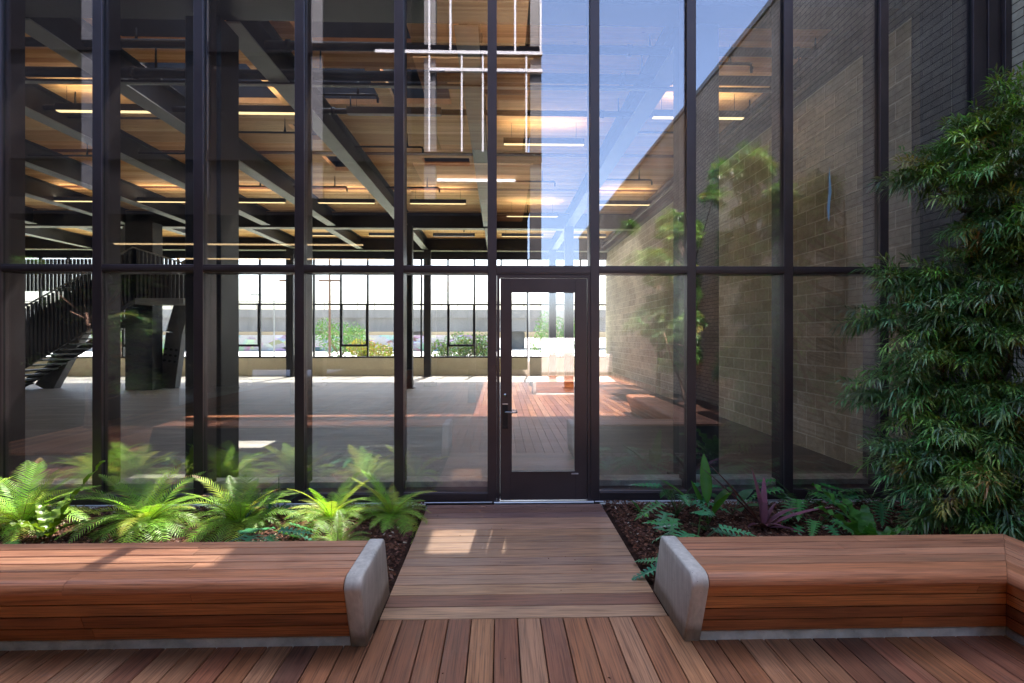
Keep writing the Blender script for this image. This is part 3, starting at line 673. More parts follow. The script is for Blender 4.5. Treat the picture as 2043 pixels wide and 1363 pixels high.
def cap_mesh(x0, x1):
    prof = rounded([(BF - .012, 0), (BN - .012, HB + .012), (BB + .012, HB + .012), (BK, 0)], [0, .065, .05, 0], 7)
    def inset(pr, dlt):
        n = len(pr); o = []
        for i in range(n):
            a, p, b = Vector(pr[i - 1]), Vector(pr[i]), Vector(pr[(i + 1) % n])
            e1 = (p - a); e2 = (b - p)
            n1 = Vector((-e1.y, e1.x)).normalized() if e1.length > 1e-6 else Vector((0, 0)); n2 = Vector((-e2.y, e2.x)).normalized() if e2.length > 1e-6 else n1
            nn = (n1 + n2); nn = nn.normalized() if nn.length > 1e-6 else n1
            o.append(tuple(p - nn * dlt))
        return o
    b = MB(); n = len(prof)
    layers = [(x0, .014), (x0 + .004, .006), (x0 + .012, 0), (x1 - .012, 0), (x1 - .004, .006), (x1, .014)]
    rings = [[(X, *q) for q in inset(prof, -dl if False else dl)] for X, dl in layers]
    for r in rings: b.v.extend(r)
    for k in range(len(rings) - 1):
        for i in range(n):
            j = (i + 1) % n; b.f.append((k * n + i, k * n + j, (k + 1) * n + j, (k + 1) * n + i)); b.uv.append([(0, 0)] * 4); b.c.append((1, 1, 1))
    for e, k in ((0, 0), (1, len(rings) - 1)):
        f = tuple(k * n + i for i in range(n)); b.f.append(f[::-1] if e == 0 else f); b.uv.append([(0, 0)] * n); b.c.append((1, 1, 1))
    return b
def recalc(o):
    import bmesh
    bm = bmesh.new(); bm.from_mesh(o.data); bmesh.ops.recalc_face_normals(bm, faces=bm.faces); bm.to_mesh(o.data); bm.free()
# wooden skin: profile in (Y, Z), boards as closed strips along X; lo/hi clip functions give mitred ends
FR = [(.42, .16, .055), (.46, .18, .062), (.31, .11, .042), (.37, .13, .048)]
TP = [(.38, .165, .088), (.33, .14, .078), (.42, .195, .112), (.38, .17, .094), (.42, .165, .08)]
def bench_boards(O, P, Lx, length, lo=None, hi=None, seed=0, darken=1.0):
    """O origin, P horizontal axis (towards planter side +), boards run along Lx. local profile coordinate p = Y like main bench"""
    rn = random.Random(seed); Q = Vector((0, 0, 1))
    seat, front = MB(), MB()
    ny, nz = BN, HB
    l2 = None if lo is None and hi is None else (lo or (lambda p: 0), hi or (lambda p: length))
    def strip(mb, poly, base):
        # split lengthwise in two or three pieces with butt joints
        cuts = [0]; x = rn.uniform(.9, 2.2)
        while x < length - .5: cuts.append(x); x += rn.uniform(1.4, 2.6)
        cuts.append(length)
        for i in range(len(cuts) - 1):
            a, c = cuts[i], cuts[i + 1]; first, last = i == 0, i == len(cuts) - 2
            col = tuple(q * rn.uniform(.86, 1.12) * darken for q in base)
            kk = rn.uniform(.82, 1.12); col = tuple(q * kk * 1.1 for q in base)
            fl = (lambda p, a=a, first=first: (l2[0](p) if (l2 and first) else a + (0 if first else .0012)))
            fh = (lambda p, c=c, last=last: (l2[1](p) if (l2 and last) else c - (0 if last else .0012)))
            mb.extrude(poly, O, P, Q, Lx, c, col, rn.uniform(0, 40), rn.uniform(0, 40), (fl, fh))
    y = BB; zt = HB
    wd = .101
    for i in range(4):
        y1 = y - wd
        strip(seat, rounded([(y1 + .0045, zt - .03), (y - .0045, zt - .03), (y - .0045, zt), (y1 + .0045, zt)], [0, 0, .006, .006], 2), TP[i])
        y = y1
    # nosing wraps the front edge
    sl = (BN - BF) / HB
    nose = rounded([(y - .0022, zt), (BN, zt), (BN - sl * .058, zt - .058), (BN - sl * .058 + .03, zt - .058), (BN + .045, zt - .03), (y - .0022, zt - .03)][::-1], [0, 0, .0, 0, .052, .006], 7)
    strip(seat, nose, TP[4])
    z = zt - .064; hb = (z - .052) / 4
    for i in range(4):
        zb = z - hb + .008; yf = lambda q: BN + .012 - sl * (HB - q)
        strip(front, [(yf(zb), zb), (yf(zb) + .025, zb), (yf(z) + .025, z), (yf(z), z)], FR[i]); z -= hb
    return seat, front
def bench_core(O, P, Lx, length, lo=None, hi=None):
    b = MB(); sl = (BN - BF) / HB
    l2 = None if lo is None and hi is None else (lo or (lambda p: 0), hi or (lambda p: length))
    b.extrude([(BF + .05, .045), (BK - .01, .045), (BB - .004, HB - .034), (BN + .07, HB - .034)], O, P, Vector((0, 0, 1)), Lx, length, (1, 1, 1), 0, 0, l2); return b
def plinth(O, P, Lx, length, lo=None, hi=None):
    b = MB(); l2 = None if lo is None and hi is None else (lo or (lambda p: 0), hi or (lambda p: length))
    b.extrude(rounded([(BF - .006, -.03), (BK, -.03), (BK, .045), (BF + .004, .049)], [0, 0, 0, .006], 3), O, P, Vector((0, 0, 1)), Lx, length, (1, 1, 1), 0, 0, l2); return b
Yv, Xv = Vector((0, 1, 0)), Vector((1, 0, 0))
def make_bench(x0, x1, capx, label, seed):
    o = empty('wooden_bench', (0, 0, 0)); tag(o, label, 'bench', 'timber benches with concrete ends')
    O_ = Vector((x0, 0, 0)); s, f = bench_boards(O_, Yv, Xv, x1 - x0, None, None, seed)
    s.build('seat', 'seat_wood', o); f.build('front_boards', 'bench_wood', o); bench_core(O_, Yv, Xv, x1 - x0).build('core', 'rubber', o); plinth(O_, Yv, Xv, x1 - x0).build('plinth', 'curb', o)
    for c in capx:
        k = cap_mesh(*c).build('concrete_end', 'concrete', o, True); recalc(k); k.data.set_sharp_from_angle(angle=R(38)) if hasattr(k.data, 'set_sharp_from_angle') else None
    return o
make_bench(-5.2, -.872, [(-.870, -.768)], 'timber bench in front of the bright ferns, with one concrete end', 3)
# L shaped bench: main run then a mitred return towards the camera along the planter
o = empty('wooden_bench', (0, 0, 0)); tag(o, 'L shaped timber bench wrapping the shaded bed and the narrow leaved tree', 'bench', 'timber benches with concrete ends')
xr = 1.192; XC = 2.90 - BN      # mitre: at profile p, x = XC + p  (nose at X 2.90)
hi = lambda p: XC + p[0] - xr
s, f = bench_boards(Vector((xr, 0, 0)), Yv, Xv, XC + BB - xr + .0, None, lambda p: XC + p[0] - xr - .0015, 8)
s.build('seat', 'seat_wood', o); f.build('front_boards', 'bench_wood', o)
bench_core(Vector((xr, 0, 0)), Yv, Xv, 3, None, hi).build('core', 'rubber', o); plinth(Vector((xr, 0, 0)), Yv, Xv, 3, None, hi).build('plinth', 'curb', o)
# return: along -Y, profile axis P = +X ; position X = XC + p ; start Y = p (mitre)
O2 = Vector((XC, BN, 0)); lo2 = lambda p: BN - p[0] + .0015; Lr = 3.3
s, f = bench_boards(O2, Xv, -Yv, Lr, lo2, None, 21)
s.build('return_seat', 'seat_wood', o); f.build('return_front_boards', 'bench_wood', o)
bench_core(O2, Xv, -Yv, Lr, lo2).build('return_core', 'rubber', o); plinth(O2, Xv, -Yv, Lr, lo2).build('return_plinth', 'curb', o)
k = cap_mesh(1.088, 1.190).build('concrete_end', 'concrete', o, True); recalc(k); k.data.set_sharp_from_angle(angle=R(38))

# ================================================================== PLANTS
def fern_mesh(mb, rn, nf, Lf, tilt=(20, 78), young=.5, pn=30, base=(0, 0, 0), green=None):
    for k in range(nf):
        az = 2 * math.pi * (k + rn.uniform(-.35, .35)) / nf * 1.618 * 2
        q = k / nf; el = R(90 - (tilt[0] + (tilt[1] - tilt[0]) * q + rn.uniform(-8, 8))); Ln = Lf * rn.uniform(.62, 1.08)
        hd = Vector((math.cos(az), math.sin(az), 0)); pts = []; d_ = hd * math.cos(el) + Vector((0, 0, 1)) * math.sin(el)
        p = Vector(base) + hd * .02 + Vector((0, 0, .03)); n = pn; dr = rn.uniform(1.1, 1.7) * (.5 + q)
        side = Vector((-hd.y, hd.x, 0)); tw = rn.uniform(-.35, .35)
        for i in range(n + 1):
            pts.append((p.copy(), d_.copy())); p = p + d_ * (Ln / n); e = math.asin(max(-1, min(1, d_.z))) - dr / n; e = max(e, -1.0)
            h2 = (hd + side * tw * i / n * .6).normalized(); d_ = h2 * math.cos(e) + Vector((0, 0, 1)) * math.sin(e)
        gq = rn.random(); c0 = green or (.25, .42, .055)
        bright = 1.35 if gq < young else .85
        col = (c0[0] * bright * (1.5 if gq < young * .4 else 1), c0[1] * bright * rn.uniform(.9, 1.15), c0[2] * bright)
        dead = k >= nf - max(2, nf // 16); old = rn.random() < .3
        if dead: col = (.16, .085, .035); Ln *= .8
        # rachis
        mb.tube([a for a, _ in pts[::4]] , [.0032 * (1 - .7 * j / (n / 4)) for j in range(len(pts[::4]))], 4, (.20, .22, .07))
        for i in range(1, n + 1):
            t = i / n; pos, dr_ = pts[i]
            sd = dr_.cross(Vector((0, 0, 1))); sd = sd.normalized() if sd.length > .05 else side; up = sd.cross(dr_).normalized()
            ll = Ln * .21 * (math.sin(math.pi * min(1, t * .86 + .12)) ** .75) * rn.uniform(.9, 1.08)
            for sgn in (-1, 1):
                for half in (0,):
                    pp = pos - dr_ * (Ln / n) * half
                    di = (sd * sgn * .92 + dr_ * (.42 + .35 * t) + up * (.22 - .1 * t) + Vector((rn.uniform(-.06, .06), rn.uniform(-.06, .06), rn.uniform(-.08, .08)))).normalized()
                    wd = Ln / n * .33; ax = dr_
                    m1 = pp + di * ll * .45; tp = pp + di * ll * .97 + dr_ * ll * .10 - up * ll * .13
                    c = [col, col, tuple(x * .92 for x in col), tuple(min(1, x * 1.15) for x in col)]
                    mb.mesh([pp - ax * wd * .6, pp + ax * wd * .6, m1 + ax * wd * .72, tp, m1 - ax * wd * .5], [(0, 1, 2, 4), (4, 2, 3)], tuple(x * rn.uniform(.88, 1.12) for x in (((.30, .17, .06) if (old and t > .88) or rn.random() < .012 else col))))
def fern(x, y, Lf, nf, label, seed, **kw):
    rn = random.Random(seed); o = empty('fern', (x, y, bed_h(x, y)), rn.uniform(0, 6)); tag(o, label, 'fern', 'feathery ferns in the bed behind the bench')
    m_ = MB(); fern_mesh(m_, rn, nf, Lf, **kw); m_.build('fronds', 'leaf', o)
    t_ = MB(); t_.tube([(0, 0, -.03), (0, 0, .05), (0, 0, .09)], [.03, .028, .012], 8); t_.build('crown', 'bark', o)
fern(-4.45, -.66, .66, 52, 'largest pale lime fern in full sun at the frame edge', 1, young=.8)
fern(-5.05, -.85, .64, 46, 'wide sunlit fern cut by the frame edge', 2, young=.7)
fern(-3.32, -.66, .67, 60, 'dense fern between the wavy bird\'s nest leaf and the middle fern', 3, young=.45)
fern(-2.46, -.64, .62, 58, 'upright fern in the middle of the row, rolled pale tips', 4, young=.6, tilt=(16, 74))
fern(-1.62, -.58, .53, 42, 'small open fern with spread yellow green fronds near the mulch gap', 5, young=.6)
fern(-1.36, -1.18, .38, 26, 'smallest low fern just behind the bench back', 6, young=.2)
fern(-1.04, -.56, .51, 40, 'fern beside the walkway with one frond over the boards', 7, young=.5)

def blade(mb, rn, base, az, el, Ln, wd, droop, col, wavy=0, fold=.25, n=14, tipw=.0, petiole=.15, col2=None):
    """broad strap leaf with midrib fold and optional wavy edge"""
    hd = Vector((math.cos(az), math.sin(az), 0)); sd = Vector((-hd.y, hd.x, 0)); p = Vector(base); e = el; prev = None
    for i in range(n + 1):
        t = i / n; d_ = hd * math.cos(e) + Vector((0, 0, 1)) * math.sin(e); up = sd.cross(d_).normalized() * -1
        u = max(0, (t - petiole) / (1 - petiole)); wv = wd * (math.sin(math.pi * min(1, u ** .8)) ** .8 if tipw == 0 else (min(1, u * 4) * (1 - u ** 3) if u > 0 else 0)) + .004
        if i == n: wv = .001
        wl = math.sin(t * 34 + az * 3) * wavy * wd; wr = math.sin(t * 31 + az * 5 + 1) * wavy * wd
        cur = (p - sd * wv + up * (fold * wv + wl), p, p + sd * wv + up * (fold * wv + wr))
        if prev:
            c = tuple(x * rn.uniform(.94, 1.06) for x in (col2 if (col2 and t > .5) else col))
            mb.mesh([prev[0], prev[1], prev[2], cur[0], cur[1], cur[2]], [(0, 1, 4, 3), (1, 2, 5, 4)], c)
        prev = cur; p = p + d_ * (Ln / n); e -= droop / n
def nest_fern(x, y, label, seed, leaves, base_col):
    rn = random.Random(seed); o = empty('birds_nest_fern', (x, y, bed_h(x, y))); tag(o, label, 'fern')
    for az, el, Ln, wd, dr, k in leaves:
        m_ = MB(); blade(m_, rn, (0, 0, .01), R(az), R(el), Ln, wd, dr, tuple(c * k for c in base_col), .30, .35, 22, 1, .1); m_.build('leaf', 'gloss', o, True)
nest_fern(-3.98, -.92, 'yellow green strap leaf plant with one tall wavy leaf by the mullion', 3,
          [(28, 64, .74, .062, .2, 1.6), (100, 60, .40, .05, .5, 1.2), (200, 50, .36, .05, .9, 1.1), (150, 62, .38, .045, .6, 1.3), (300, 45, .34, .05, 1.0, .8), (20, 40, .34, .045, .9, .9), (250, 60, .36, .04, .7, 1.2), (345, 60, .36, .045, .6, 1.0)], (.13, .20, .02))
nest_fern(3.02, -1.42, 'dark glossy bird\'s nest fern below the narrow leaved tree', 4,
          [(150, 68, .66, .075, .6, 1.1), (185, 58, .64, .08, .7, 1.0), (215, 40, .46, .065, .9, 1.0), (110, 72, .50, .06, .5, .8), (250, 48, .44, .06, .9, 1.1), (290, 40, .44, .065, .9, .9), (330, 36, .5, .07, .9, .8), (10, 44, .48, .06, .8, .8), (60, 60, .46, .06, .6, .7), (235, 70, .36, .05, .5, 1.6), (170, 30, .42, .055, 1.0, .8), (310, 62, .4, .05, .6, 1.1)], (.07, .20, .04))

def lobed_leaf(mb, rn, base, az, el, stem, Ln, col):
    hd = Vector((math.cos(az), math.sin(az), 0)); e = el; p = Vector(base); pts = [p.copy()]
    for i in range(5):
        p = p + (hd * math.cos(e) + Vector((0, 0, 1)) * math.sin(e)) * stem / 5; e -= .16; pts.append(p.copy())
    mb.tube(pts, .0035, 4, (.05, .10, .03))
    e -= .55; d_ = hd * math.cos(e) + Vector((0, 0, 1)) * math.sin(e); sd = Vector((-hd.y, hd.x, 0)); up = (sd.cross(d_)).normalized() * -1
    n = 7
    # midrib blade
    for i in range(n):
        t = i / n; q = p + d_ * Ln * t; w0 = .022 * (1 - t * .6); q2 = q + d_ * Ln / n; w1 = .022 * (1 - (t + 1 / n) * .6)
        dr = Vector((0, 0, -.10 * Ln * t)); dr2 = Vector((0, 0, -.10 * Ln * (t + 1 / n)))
        mb.mesh([q - sd * w0 + dr, q + dr - up * .003, q + sd * w0 + dr, q2 - sd * w1 + dr2, q2 + dr2 - up * .003, q2 + sd * w1 + dr2], [(0, 1, 4, 3), (1, 2, 5, 4)], tuple(x * rn.uniform(.9, 1.1) for x in col))
        ll = Ln * (.46 - .30 * t) * rn.uniform(.9, 1.1) * (1.0 if i else .8)
        for s_ in (-1, 1):
            di = (sd * s_ + d_ * (-.15 + .75 * t) + up * .16).normalized(); ww = Ln / n * .40; c = q + d_ * Ln / n * .5 + dr
            tip = c + di * ll - up * ll * .22
            mb.mesh([c - d_ * ww + sd * s_ * .012, c + d_ * ww + sd * s_ * .012, c + d_ * ww * .9 + di * ll * .55, tip, c - d_ * ww * .75 + di * ll * .55], [(0, 1, 2, 4), (4, 2, 3)], tuple(x * rn.uniform(.85, 1.15) for x in col))
    tip = p + d_ * Ln * 1.22 - Vector((0, 0, .16 * Ln)); q = p + d_ * Ln - Vector((0, 0, .10 * Ln)); mb.mesh([q - sd * .02, q + sd * .02, tip], [(0, 1, 2)], col)
def philo(x, y, label, seed, n=11, s=.16, Ln=.13, col=(.035, .115, .038), sc_=1.8):
    rn = random.Random(seed); o = empty('philodendron', (x, y, bed_h(x, y))); tag(o, label, 'plant', 'low plants with deeply lobed leaves')
    for k in range(n):
        m_ = MB(); lobed_leaf(m_, rn, (0, 0, .0), k * 2.4 + rn.uniform(-.3, .3), R(rn.uniform(35, 80)), sc_ * s * rn.uniform(.7, 1.15), sc_ * Ln * rn.uniform(.8, 1.15), tuple(c * rn.choice((1.9, 2.2, 1.5, 3.0 if k == 0 else 2.3)) for c in col)); m_.build('leaf', 'gloss', o)
philo(1.62, -1.35, 'lobed leaf plant nearest the concrete bench end, tips over the walkway', 1, 13, .17, .15, (.04, .13, .06))
philo(1.72, -.62, 'lobed leaf plant close to the glass beside the broad leaf plant', 2, 14, .18, .13, (.035, .11, .045))
philo(2.02, -1.55, 'low silvery lobed plant behind the bench, between cap and bromeliad', 3, 9, .10, .13, (.04, .12, .07))
philo(2.35, -1.62, 'low lobed leaf plant just behind the bench below the bromeliad', 4, 10, .10, .12, (.05, .14, .07))
philo(3.08, -.40, 'lobed leaf plant against the glass beyond the bromeliad', 5, 15, .2, .14, (.03, .10, .03))
philo(2.95, -.85, 'lobed leaf plant filling the gap between bromeliad and dark nest fern', 11, 11, .13, .12, (.035, .11, .045))
philo(3.75, -.6, 'dim lobed leaf plant under the tree by the glass', 12, 12, .18, .13, (.03, .10, .035))
philo(1.30, -1.72, 'small lobed leaf plant in the corner behind the concrete end', 13, 8, .08, .10, (.04, .12, .055))
philo(-1.95, -1.32, 'dark lobed leaf plant behind the bench between two ferns', 6, 13, .16, .14, (.025, .10, .04))
philo(-2.22, -1.68, 'low dark lobed plant at the foot of the middle fern', 7, 8, .10, .12, (.025, .09, .04))
philo(-3.75, -1.62, 'lobed leaf plant on the sunlit mulch below the wavy leaf', 8, 9, .12, .14, (.045, .15, .03))
philo(-4.55, -1.78, 'blue green lobed plant behind the bench at the frame edge', 9, 9, .10, .14, (.035, .13, .06))
philo(-2.28, -.22, 'dark plant half hidden behind the middle fern by the glass', 10, 8, .22, .10, (.01, .04, .015))

def strap_plant(x, y, name, label, leaves, col, cat='plant', mat='gloss', fold=.25, petiole=.2, col2=None, tipw=0):
    rn = random.Random(5); o = empty(name, (x, y, bed_h(x, y))); tag(o, label, cat)
    for az, el, Ln, wd, dr, k in leaves:
        m_ = MB(); blade(m_, rn, (0, 0, 0), R(az), R(el), Ln, wd, dr, tuple(c * k for c in col), .03, fold, 14, tipw, petiole, tuple(c * k for c in col2) if col2 else None); m_.build('leaf', mat, o, True)
strap_plant(1.96, -.78, 'aspidistra', 'broad upright green leaves on stalks behind the bench corner', [(172, 56, .62, .055, .5, 1.1), (80, 80, .66, .05, .25, 1.0), (300, 64, .46, .068, .3, 1.3), (30, 55, .5, .05, .6, .5), (230, 40, .25, .03, .6, 1), (120, 70, .42, .03, .3, .8)], (.06, .17, .025), petiole=.3)
strap_plant(2.35, -.45, 'aspidistra', 'short dark broad leaf clump against the glass behind the bromeliad', [(20, 60, .36, .06, .8, 1.0), (150, 55, .34, .06, .9, .8), (260, 50, .3, .06, 1.0, 1.1), (320, 48, .34, .05, .9, 1)], (.035, .10, .04), petiole=.35)
strap_plant(2.45, -.85, 'bromeliad', 'purple bromeliad with arching strap leaves in the dark mulch', [(178, 54, .80, .026, .15, .9), (166, 50, .76, .026, .2, .7), (120, 80, .56, .03, .1, 1.3), (60, 82, .48, .032, .3, 1.4), (10, 42, .44, .026, .7, 1.0), (352, 30, .66, .028, .35, 1.3), (330, 22, .34, .022, .7, .6), (250, 50, .24, .025, .9, .7), (210, 40, .26, .022, .9, .5), (300, 50, .22, .022, 1.0, .9), (30, 60, .3, .02, .5, .8)], (.15, .055, .075), 'bromeliad', 'gloss', .5, .0, (.20, .07, .10), 1)
strap_plant(1.42, -.45, 'seedling', 'tiny lone plant with one pale withered leaf beside the walkway', [(140, 60, .16, .02, .6, 1), (20, 55, .17, .014, .6, 1), (280, 30, .16, .022, 1.4, 3.2), (200, 50, .1, .018, .6, 1)], (.06, .15, .03), petiole=.1)

# narrow leaved tree (espaliered along the wall): sprays of long slim leaves
def spray(mb, rn, base, dr, Ln, col, ntw=9, leafL=.085):
    """one leafy shoot: a bending axis with side twigs, each with slim leaves around it"""
    dr = dr.normalized(); up = Vector((0, 0, 1)); sd = dr.cross(up)
    sd = sd.normalized() if sd.length > .05 else Vector((1, 0, 0)); p = Vector(base); d_ = dr.copy(); tw = []
    for i in range(ntw + 1):
        tw.append((p.copy(), d_.copy())); p = p + d_ * Ln / ntw; d_ = (d_ + Vector((0, 0, -.075))).normalized()
    for i, (q, dd) in enumerate(tw):
        t = i / ntw
        for s_ in ((-1, 1) if i < ntw else (0,)):
            td = (dd * (.75 + .5 * t) + sd * s_ * (1 - .3 * t) + Vector((rn.uniform(-.15, .15), rn.uniform(-.15, .15), rn.uniform(-.12, .2)))).normalized()
            tl = (.07 + .06 * (1 - t)) * rn.uniform(.7, 1.2); k = rn.randint(7, 9); c0 = tuple(x * rn.uniform(.75, 1.3) for x in col)
            a1 = td.orthogonal().normalized(); a2 = td.cross(a1)
            for j in range(k):
                u = j / k; b = q + td * tl * u; an = j * 2.4 + rn.uniform(-.4, .4)
                o_ = a1 * math.cos(an) + a2 * math.sin(an)
                o_ = (o_ + Vector((0, 0, .12))) * (.78 - .35 * u)
                ld = (td * (.62 + .5 * u) + o_).normalized(); ll = leafL * rn.uniform(.75, 1.15) * (1 - .25 * abs(u - .5))
                ws = ld.cross(Vector((rn.uniform(-.3, .3), rn.uniform(-.3, .3), 1))); ws = ws.normalized() if ws.length > .05 else a1; w_ = .0068
                m1 = b + ld * ll * .45 + Vector((0, 0, .004)); tip = b + ld * ll - Vector((0, 0, ll * .22))
                c = tuple(x * rn.uniform(.85, 1.15) for x in c0)
                mb.mesh([b, m1 + ws * w_, tip, m1 - ws * w_], [(0, 1, 3), (3, 1, 2)], c)
NG = [(.125, .235, .065), (.10, .20, .06), (.17, .29, .07), (.125, .225, .10)]
def at(u, v, d_):
    th = math.atan(24.5 / 990); s, c = math.sin(th), math.cos(th); k = (u - 1021.5) / 990
    return Vector((d_ * (s + c * k), -5.4 + d_ * (c - s * k), 1.81 + (670 - v) / 990 * d_))
lob = [(2010, 235, 50, 4.3), (1940, 285, 50, 4.4), (1865, 335, 38, 4.5), (2000, 330, 60, 4.1), (1965, 385, 50, 4.2), (2035, 430, 50, 4.0), (1990, 480, 50, 4.2), (1935, 530, 45, 4.3), (1880, 560, 40, 4.4),
       (1830, 615, 45, 4.5), (1900, 630, 55, 4.3), (1985, 590, 60, 4.1), (2030, 540, 50, 4.0), (2025, 670, 65, 3.9), (1950, 705, 55, 4.2), (1865, 705, 50, 4.3), (1795, 750, 45, 4.4), (1760, 640, 25, 4.6), (1850, 780, 45, 4.3),
       (2020, 790, 60, 3.9), (1850, 890, 45, 4.2), (1930, 870, 55, 4.0), (2010, 890, 65, 3.9), (1800, 905, 34, 4.3), (1850, 955, 42, 4.1), (1910, 965, 60, 3.9), (2000, 985, 60, 3.8), (1900, 1030, 35, 3.9),
       (1985, 1040, 35, 3.8), (2060, 350, 60, 4.2), (2080, 600, 80, 4.2), (2090, 850, 80, 4.1), (1745, 790, 28, 4.6), (1840, 350, 28, 4.5), (1790, 560, 18, 4.6),
       (1965, 440, 45, 4.2), (1900, 590, 45, 4.3), (1950, 650, 60, 4.1), (1960, 780, 60, 4.1), (1905, 800, 45, 4.3), (1975, 280, 55, 4.3), (1930, 340, 45, 4.4), (1960, 930, 60, 3.9), (2025, 600, 60, 4.0), (1840, 660, 40, 4.4), (1810, 830, 40, 4.4), (2035, 480, 50, 4.0), (2030, 190, 35, 4.3)]
def make_tree(name, label, root, lobes, seed, dens=1.0, ax=None):
    rn = random.Random(seed); o = empty(name, root); tag(o, label, 'tree', 'narrow leaved trees along the brick wall')
    R0 = Vector(root); cr = MB(); tk = MB()
    trunk = [R0 + Vector((0, 0, -.05)), R0 + Vector((.05, .02, .8)), R0 + Vector((-.02, .05, 1.7)), R0 + Vector((.06, .0, 2.6)), R0 + Vector((.0, .05, 3.6))]
    tk.tube([p - R0 for p in trunk], [.055, .048, .04, .03, .012], 10)
    tk.tube([Vector((-.12, .1, -.05)), Vector((-.3, .1, .7)), Vector((-.5, .0, 1.3)), Vector((-.65, -.05, 1.9))], [.035, .03, .024, .012], 8)
    for (c, r) in lobes:
        # limb from trunk to lobe
        zt = max(.35, min(3.4, c.z - .45)); st_ = R0 + Vector((0, .02, zt)); mid = (st_ + c) / 2 + Vector((0, 0, -.08))
        tk.tube([st_ - R0, mid - R0, c - R0], [.020, .014, .007], 6, (1, 1, 1))
        n = max(8, int(14 * dens * (r / .22) ** 1.6))
        hd = (c - st_); hd.z = 0; hd = hd.normalized() if hd.length > .05 else Vector((-1, -.6, 0)).normalized()
        for k in range(n):
            kq = rn.choice((.55, .8, 1, 1.2, 1.6)); th = rn.uniform(0, 6.283); ph = math.acos(rn.uniform(-.5, 1)); nv = Vector((math.sin(ph) * math.cos(th), math.sin(ph) * math.sin(th), math.cos(ph)))
            b = c + Vector((nv.x * r * .75, nv.y * r * .75, nv.z * r * .42))
            di = (nv * .7 + hd * .75 + Vector((0, 0, -.10))).normalized()
            spray(cr, rn, b - di * .12 - R0, di, .24 + rn.uniform(.0, .14), ((.30, .27, .07) if rn.random() < .035 else tuple(q * kq for q in rn.choice(NG))), rn.choice((4, 5, 6)), rn.uniform(.10, .165))
    tk.build('trunk', 'bark', o, True); cr.build('crown', 'needle', o); return o
lobes = [(at(u, v, d_), r * d_ / 990 * .92) for u, v, r, d_ in lob]
make_tree('podocarpus_tree', 'large dark green narrow leaved tree over the shaded bench corner', (4.55, -1.0, .0), lobes, 5, 1.0)
# further trees of the same kind along the wall, sunlit, seen mirrored in the glass
rr = random.Random(9)
def far_lobes(x, y, h0, h1, rad, n): return [(Vector((x + rr.uniform(-rad, rad * .4), y + rr.uniform(-rad, rad), h0 + (h1 - h0) * (i + .5) / n)), rr.uniform(.22, .36)) for i in range(n)]
t2 = make_tree('podocarpus_tree', 'sunlit narrow leaved tree farther along the wall, mirrored beside the door', (4.7, -6.6, 0), far_lobes(4.6, -6.6, 1.0, 5.1, .8, 24), 6, 1.5)
c2 = copy_tree(t2); c2.location = (4.7, -9.0, 0); c2.rotation_euler.z = 2.0; c2['label'] = 'tree at the far end of the wall, mirrored lowest in the glass'
c3 = copy_tree(t2); c3.location = (4.75, -4.3, 1.2); c3.rotation_euler.z = 4.1; c3.scale = (.75, .75, 1); c3.location = (4.55, -3.3, 0); c3['label'] = 'middle narrow leaved tree along the wall, its lit top mirrored highest'
c4 = copy_tree(t2); c4.scale = (1, 1, .62); c4.location = (-8.0, -4.4, 0); c4.rotation_euler.z = 1.1; c4['label'] = 'leafy tree across the courtyard, mirrored over the stair'; c4['group'] = 'leafy trees across the courtyard'

# ================================================================== COURTYARD BEHIND THE CAMERA (mirrored in the glass)
ob = make_bench(-2.3, -.87, [(-.870, -.768), (-2.4, -2.3)], 'short timber bench in the sun, mirrored in the door glass', 30)
ob.rotation_euler.z = math.pi; ob.location = (.25, -12.3, 0)
pl = empty('concrete_planter', (0, 0, 0)); tag(pl, 'long white concrete planter mirrored behind the sunlit bench', 'planter')
m = MB(); m.bbox(1.7, 5.3, -17.9, -17.7, -.05, .95, .02); m.bbox(1.7, 1.9, -20, -17.7, -.05, .95, .02); m.bbox(1.9, 5.3, -20.0, -19.8, -.05, .95, .02); m.build('walls', 'concrete', pl)
m = MB(); m.box(1.9, 5.3, -19.8, -17.9, .0, .85); m.build('soil', 'soil', pl)
m = MB(); m.box(-8.4, 5.68, -30, -17.02, -.3, -.02); struct(m.build('patio', 'concrete'))
ow = empty('opposite_building', (0, 0, 0)); tag(ow, 'dark framed building across the courtyard, mirrored with white window frames', 'building')
OX0, OX1, OY = -30, 1.5, -12.2
for z in (4.2, 8.0, 11.8, 15.6):
    m = MB(); m.box(OX0, OX1, OY - 9, OY, z, z + .35); m.build('floor_slab', 'black', ow)
    m = MB(); m.box(-3.1, OX1 - .3, OY - 8.9, OY - .1, z - .06, z - .004); m.build('ceiling', 'ceiling', ow)
    if z > 5:
        for yy in ((-1.5,) if z in (8.0, 15.6) else ()):
            m = MB(); m.box(-2.9, .6, OY + yy - .06, OY + yy + .06, z - .22, z - .14); m.build('light_strip', 'lamp_dim', ow)
m = MB(); m.box(OX0, OX1, OY - 9.2, OY - 9.004, 0, 16); m.build('back_wall', 'black', ow)
for x in (OX1 - .2, -2.5, -6.5, -10.5, -14.5):
    m = MB(); m.box(x - .2, x + .2, OY - .55, OY - .12, -.2, 16); m.build('column', 'steel_dark', ow)
m = MB(); m.box(OX0, -3.2, OY - .6, OY - .25, 4.55, 16); m.box(OX0, -9, OY - .6, OY - .25, 0, 4.2); m.build('cladding', 'black', ow)
for x in (-3.6, -2.5, -1.75, .55, 1.46):
    m = MB(); m.box(x - .035, x + .035, OY - .08, OY + .02, 11.96, 16); m.build('frame_post', 'whitepaint', ow)
for x in (-2.5, -1.35, -.6, .95):
    m = MB(); m.box(x - .03, x + .03, OY - .08, OY + .02, 8.36, 11.82); m.build('frame_post', 'whitepaint', ow)
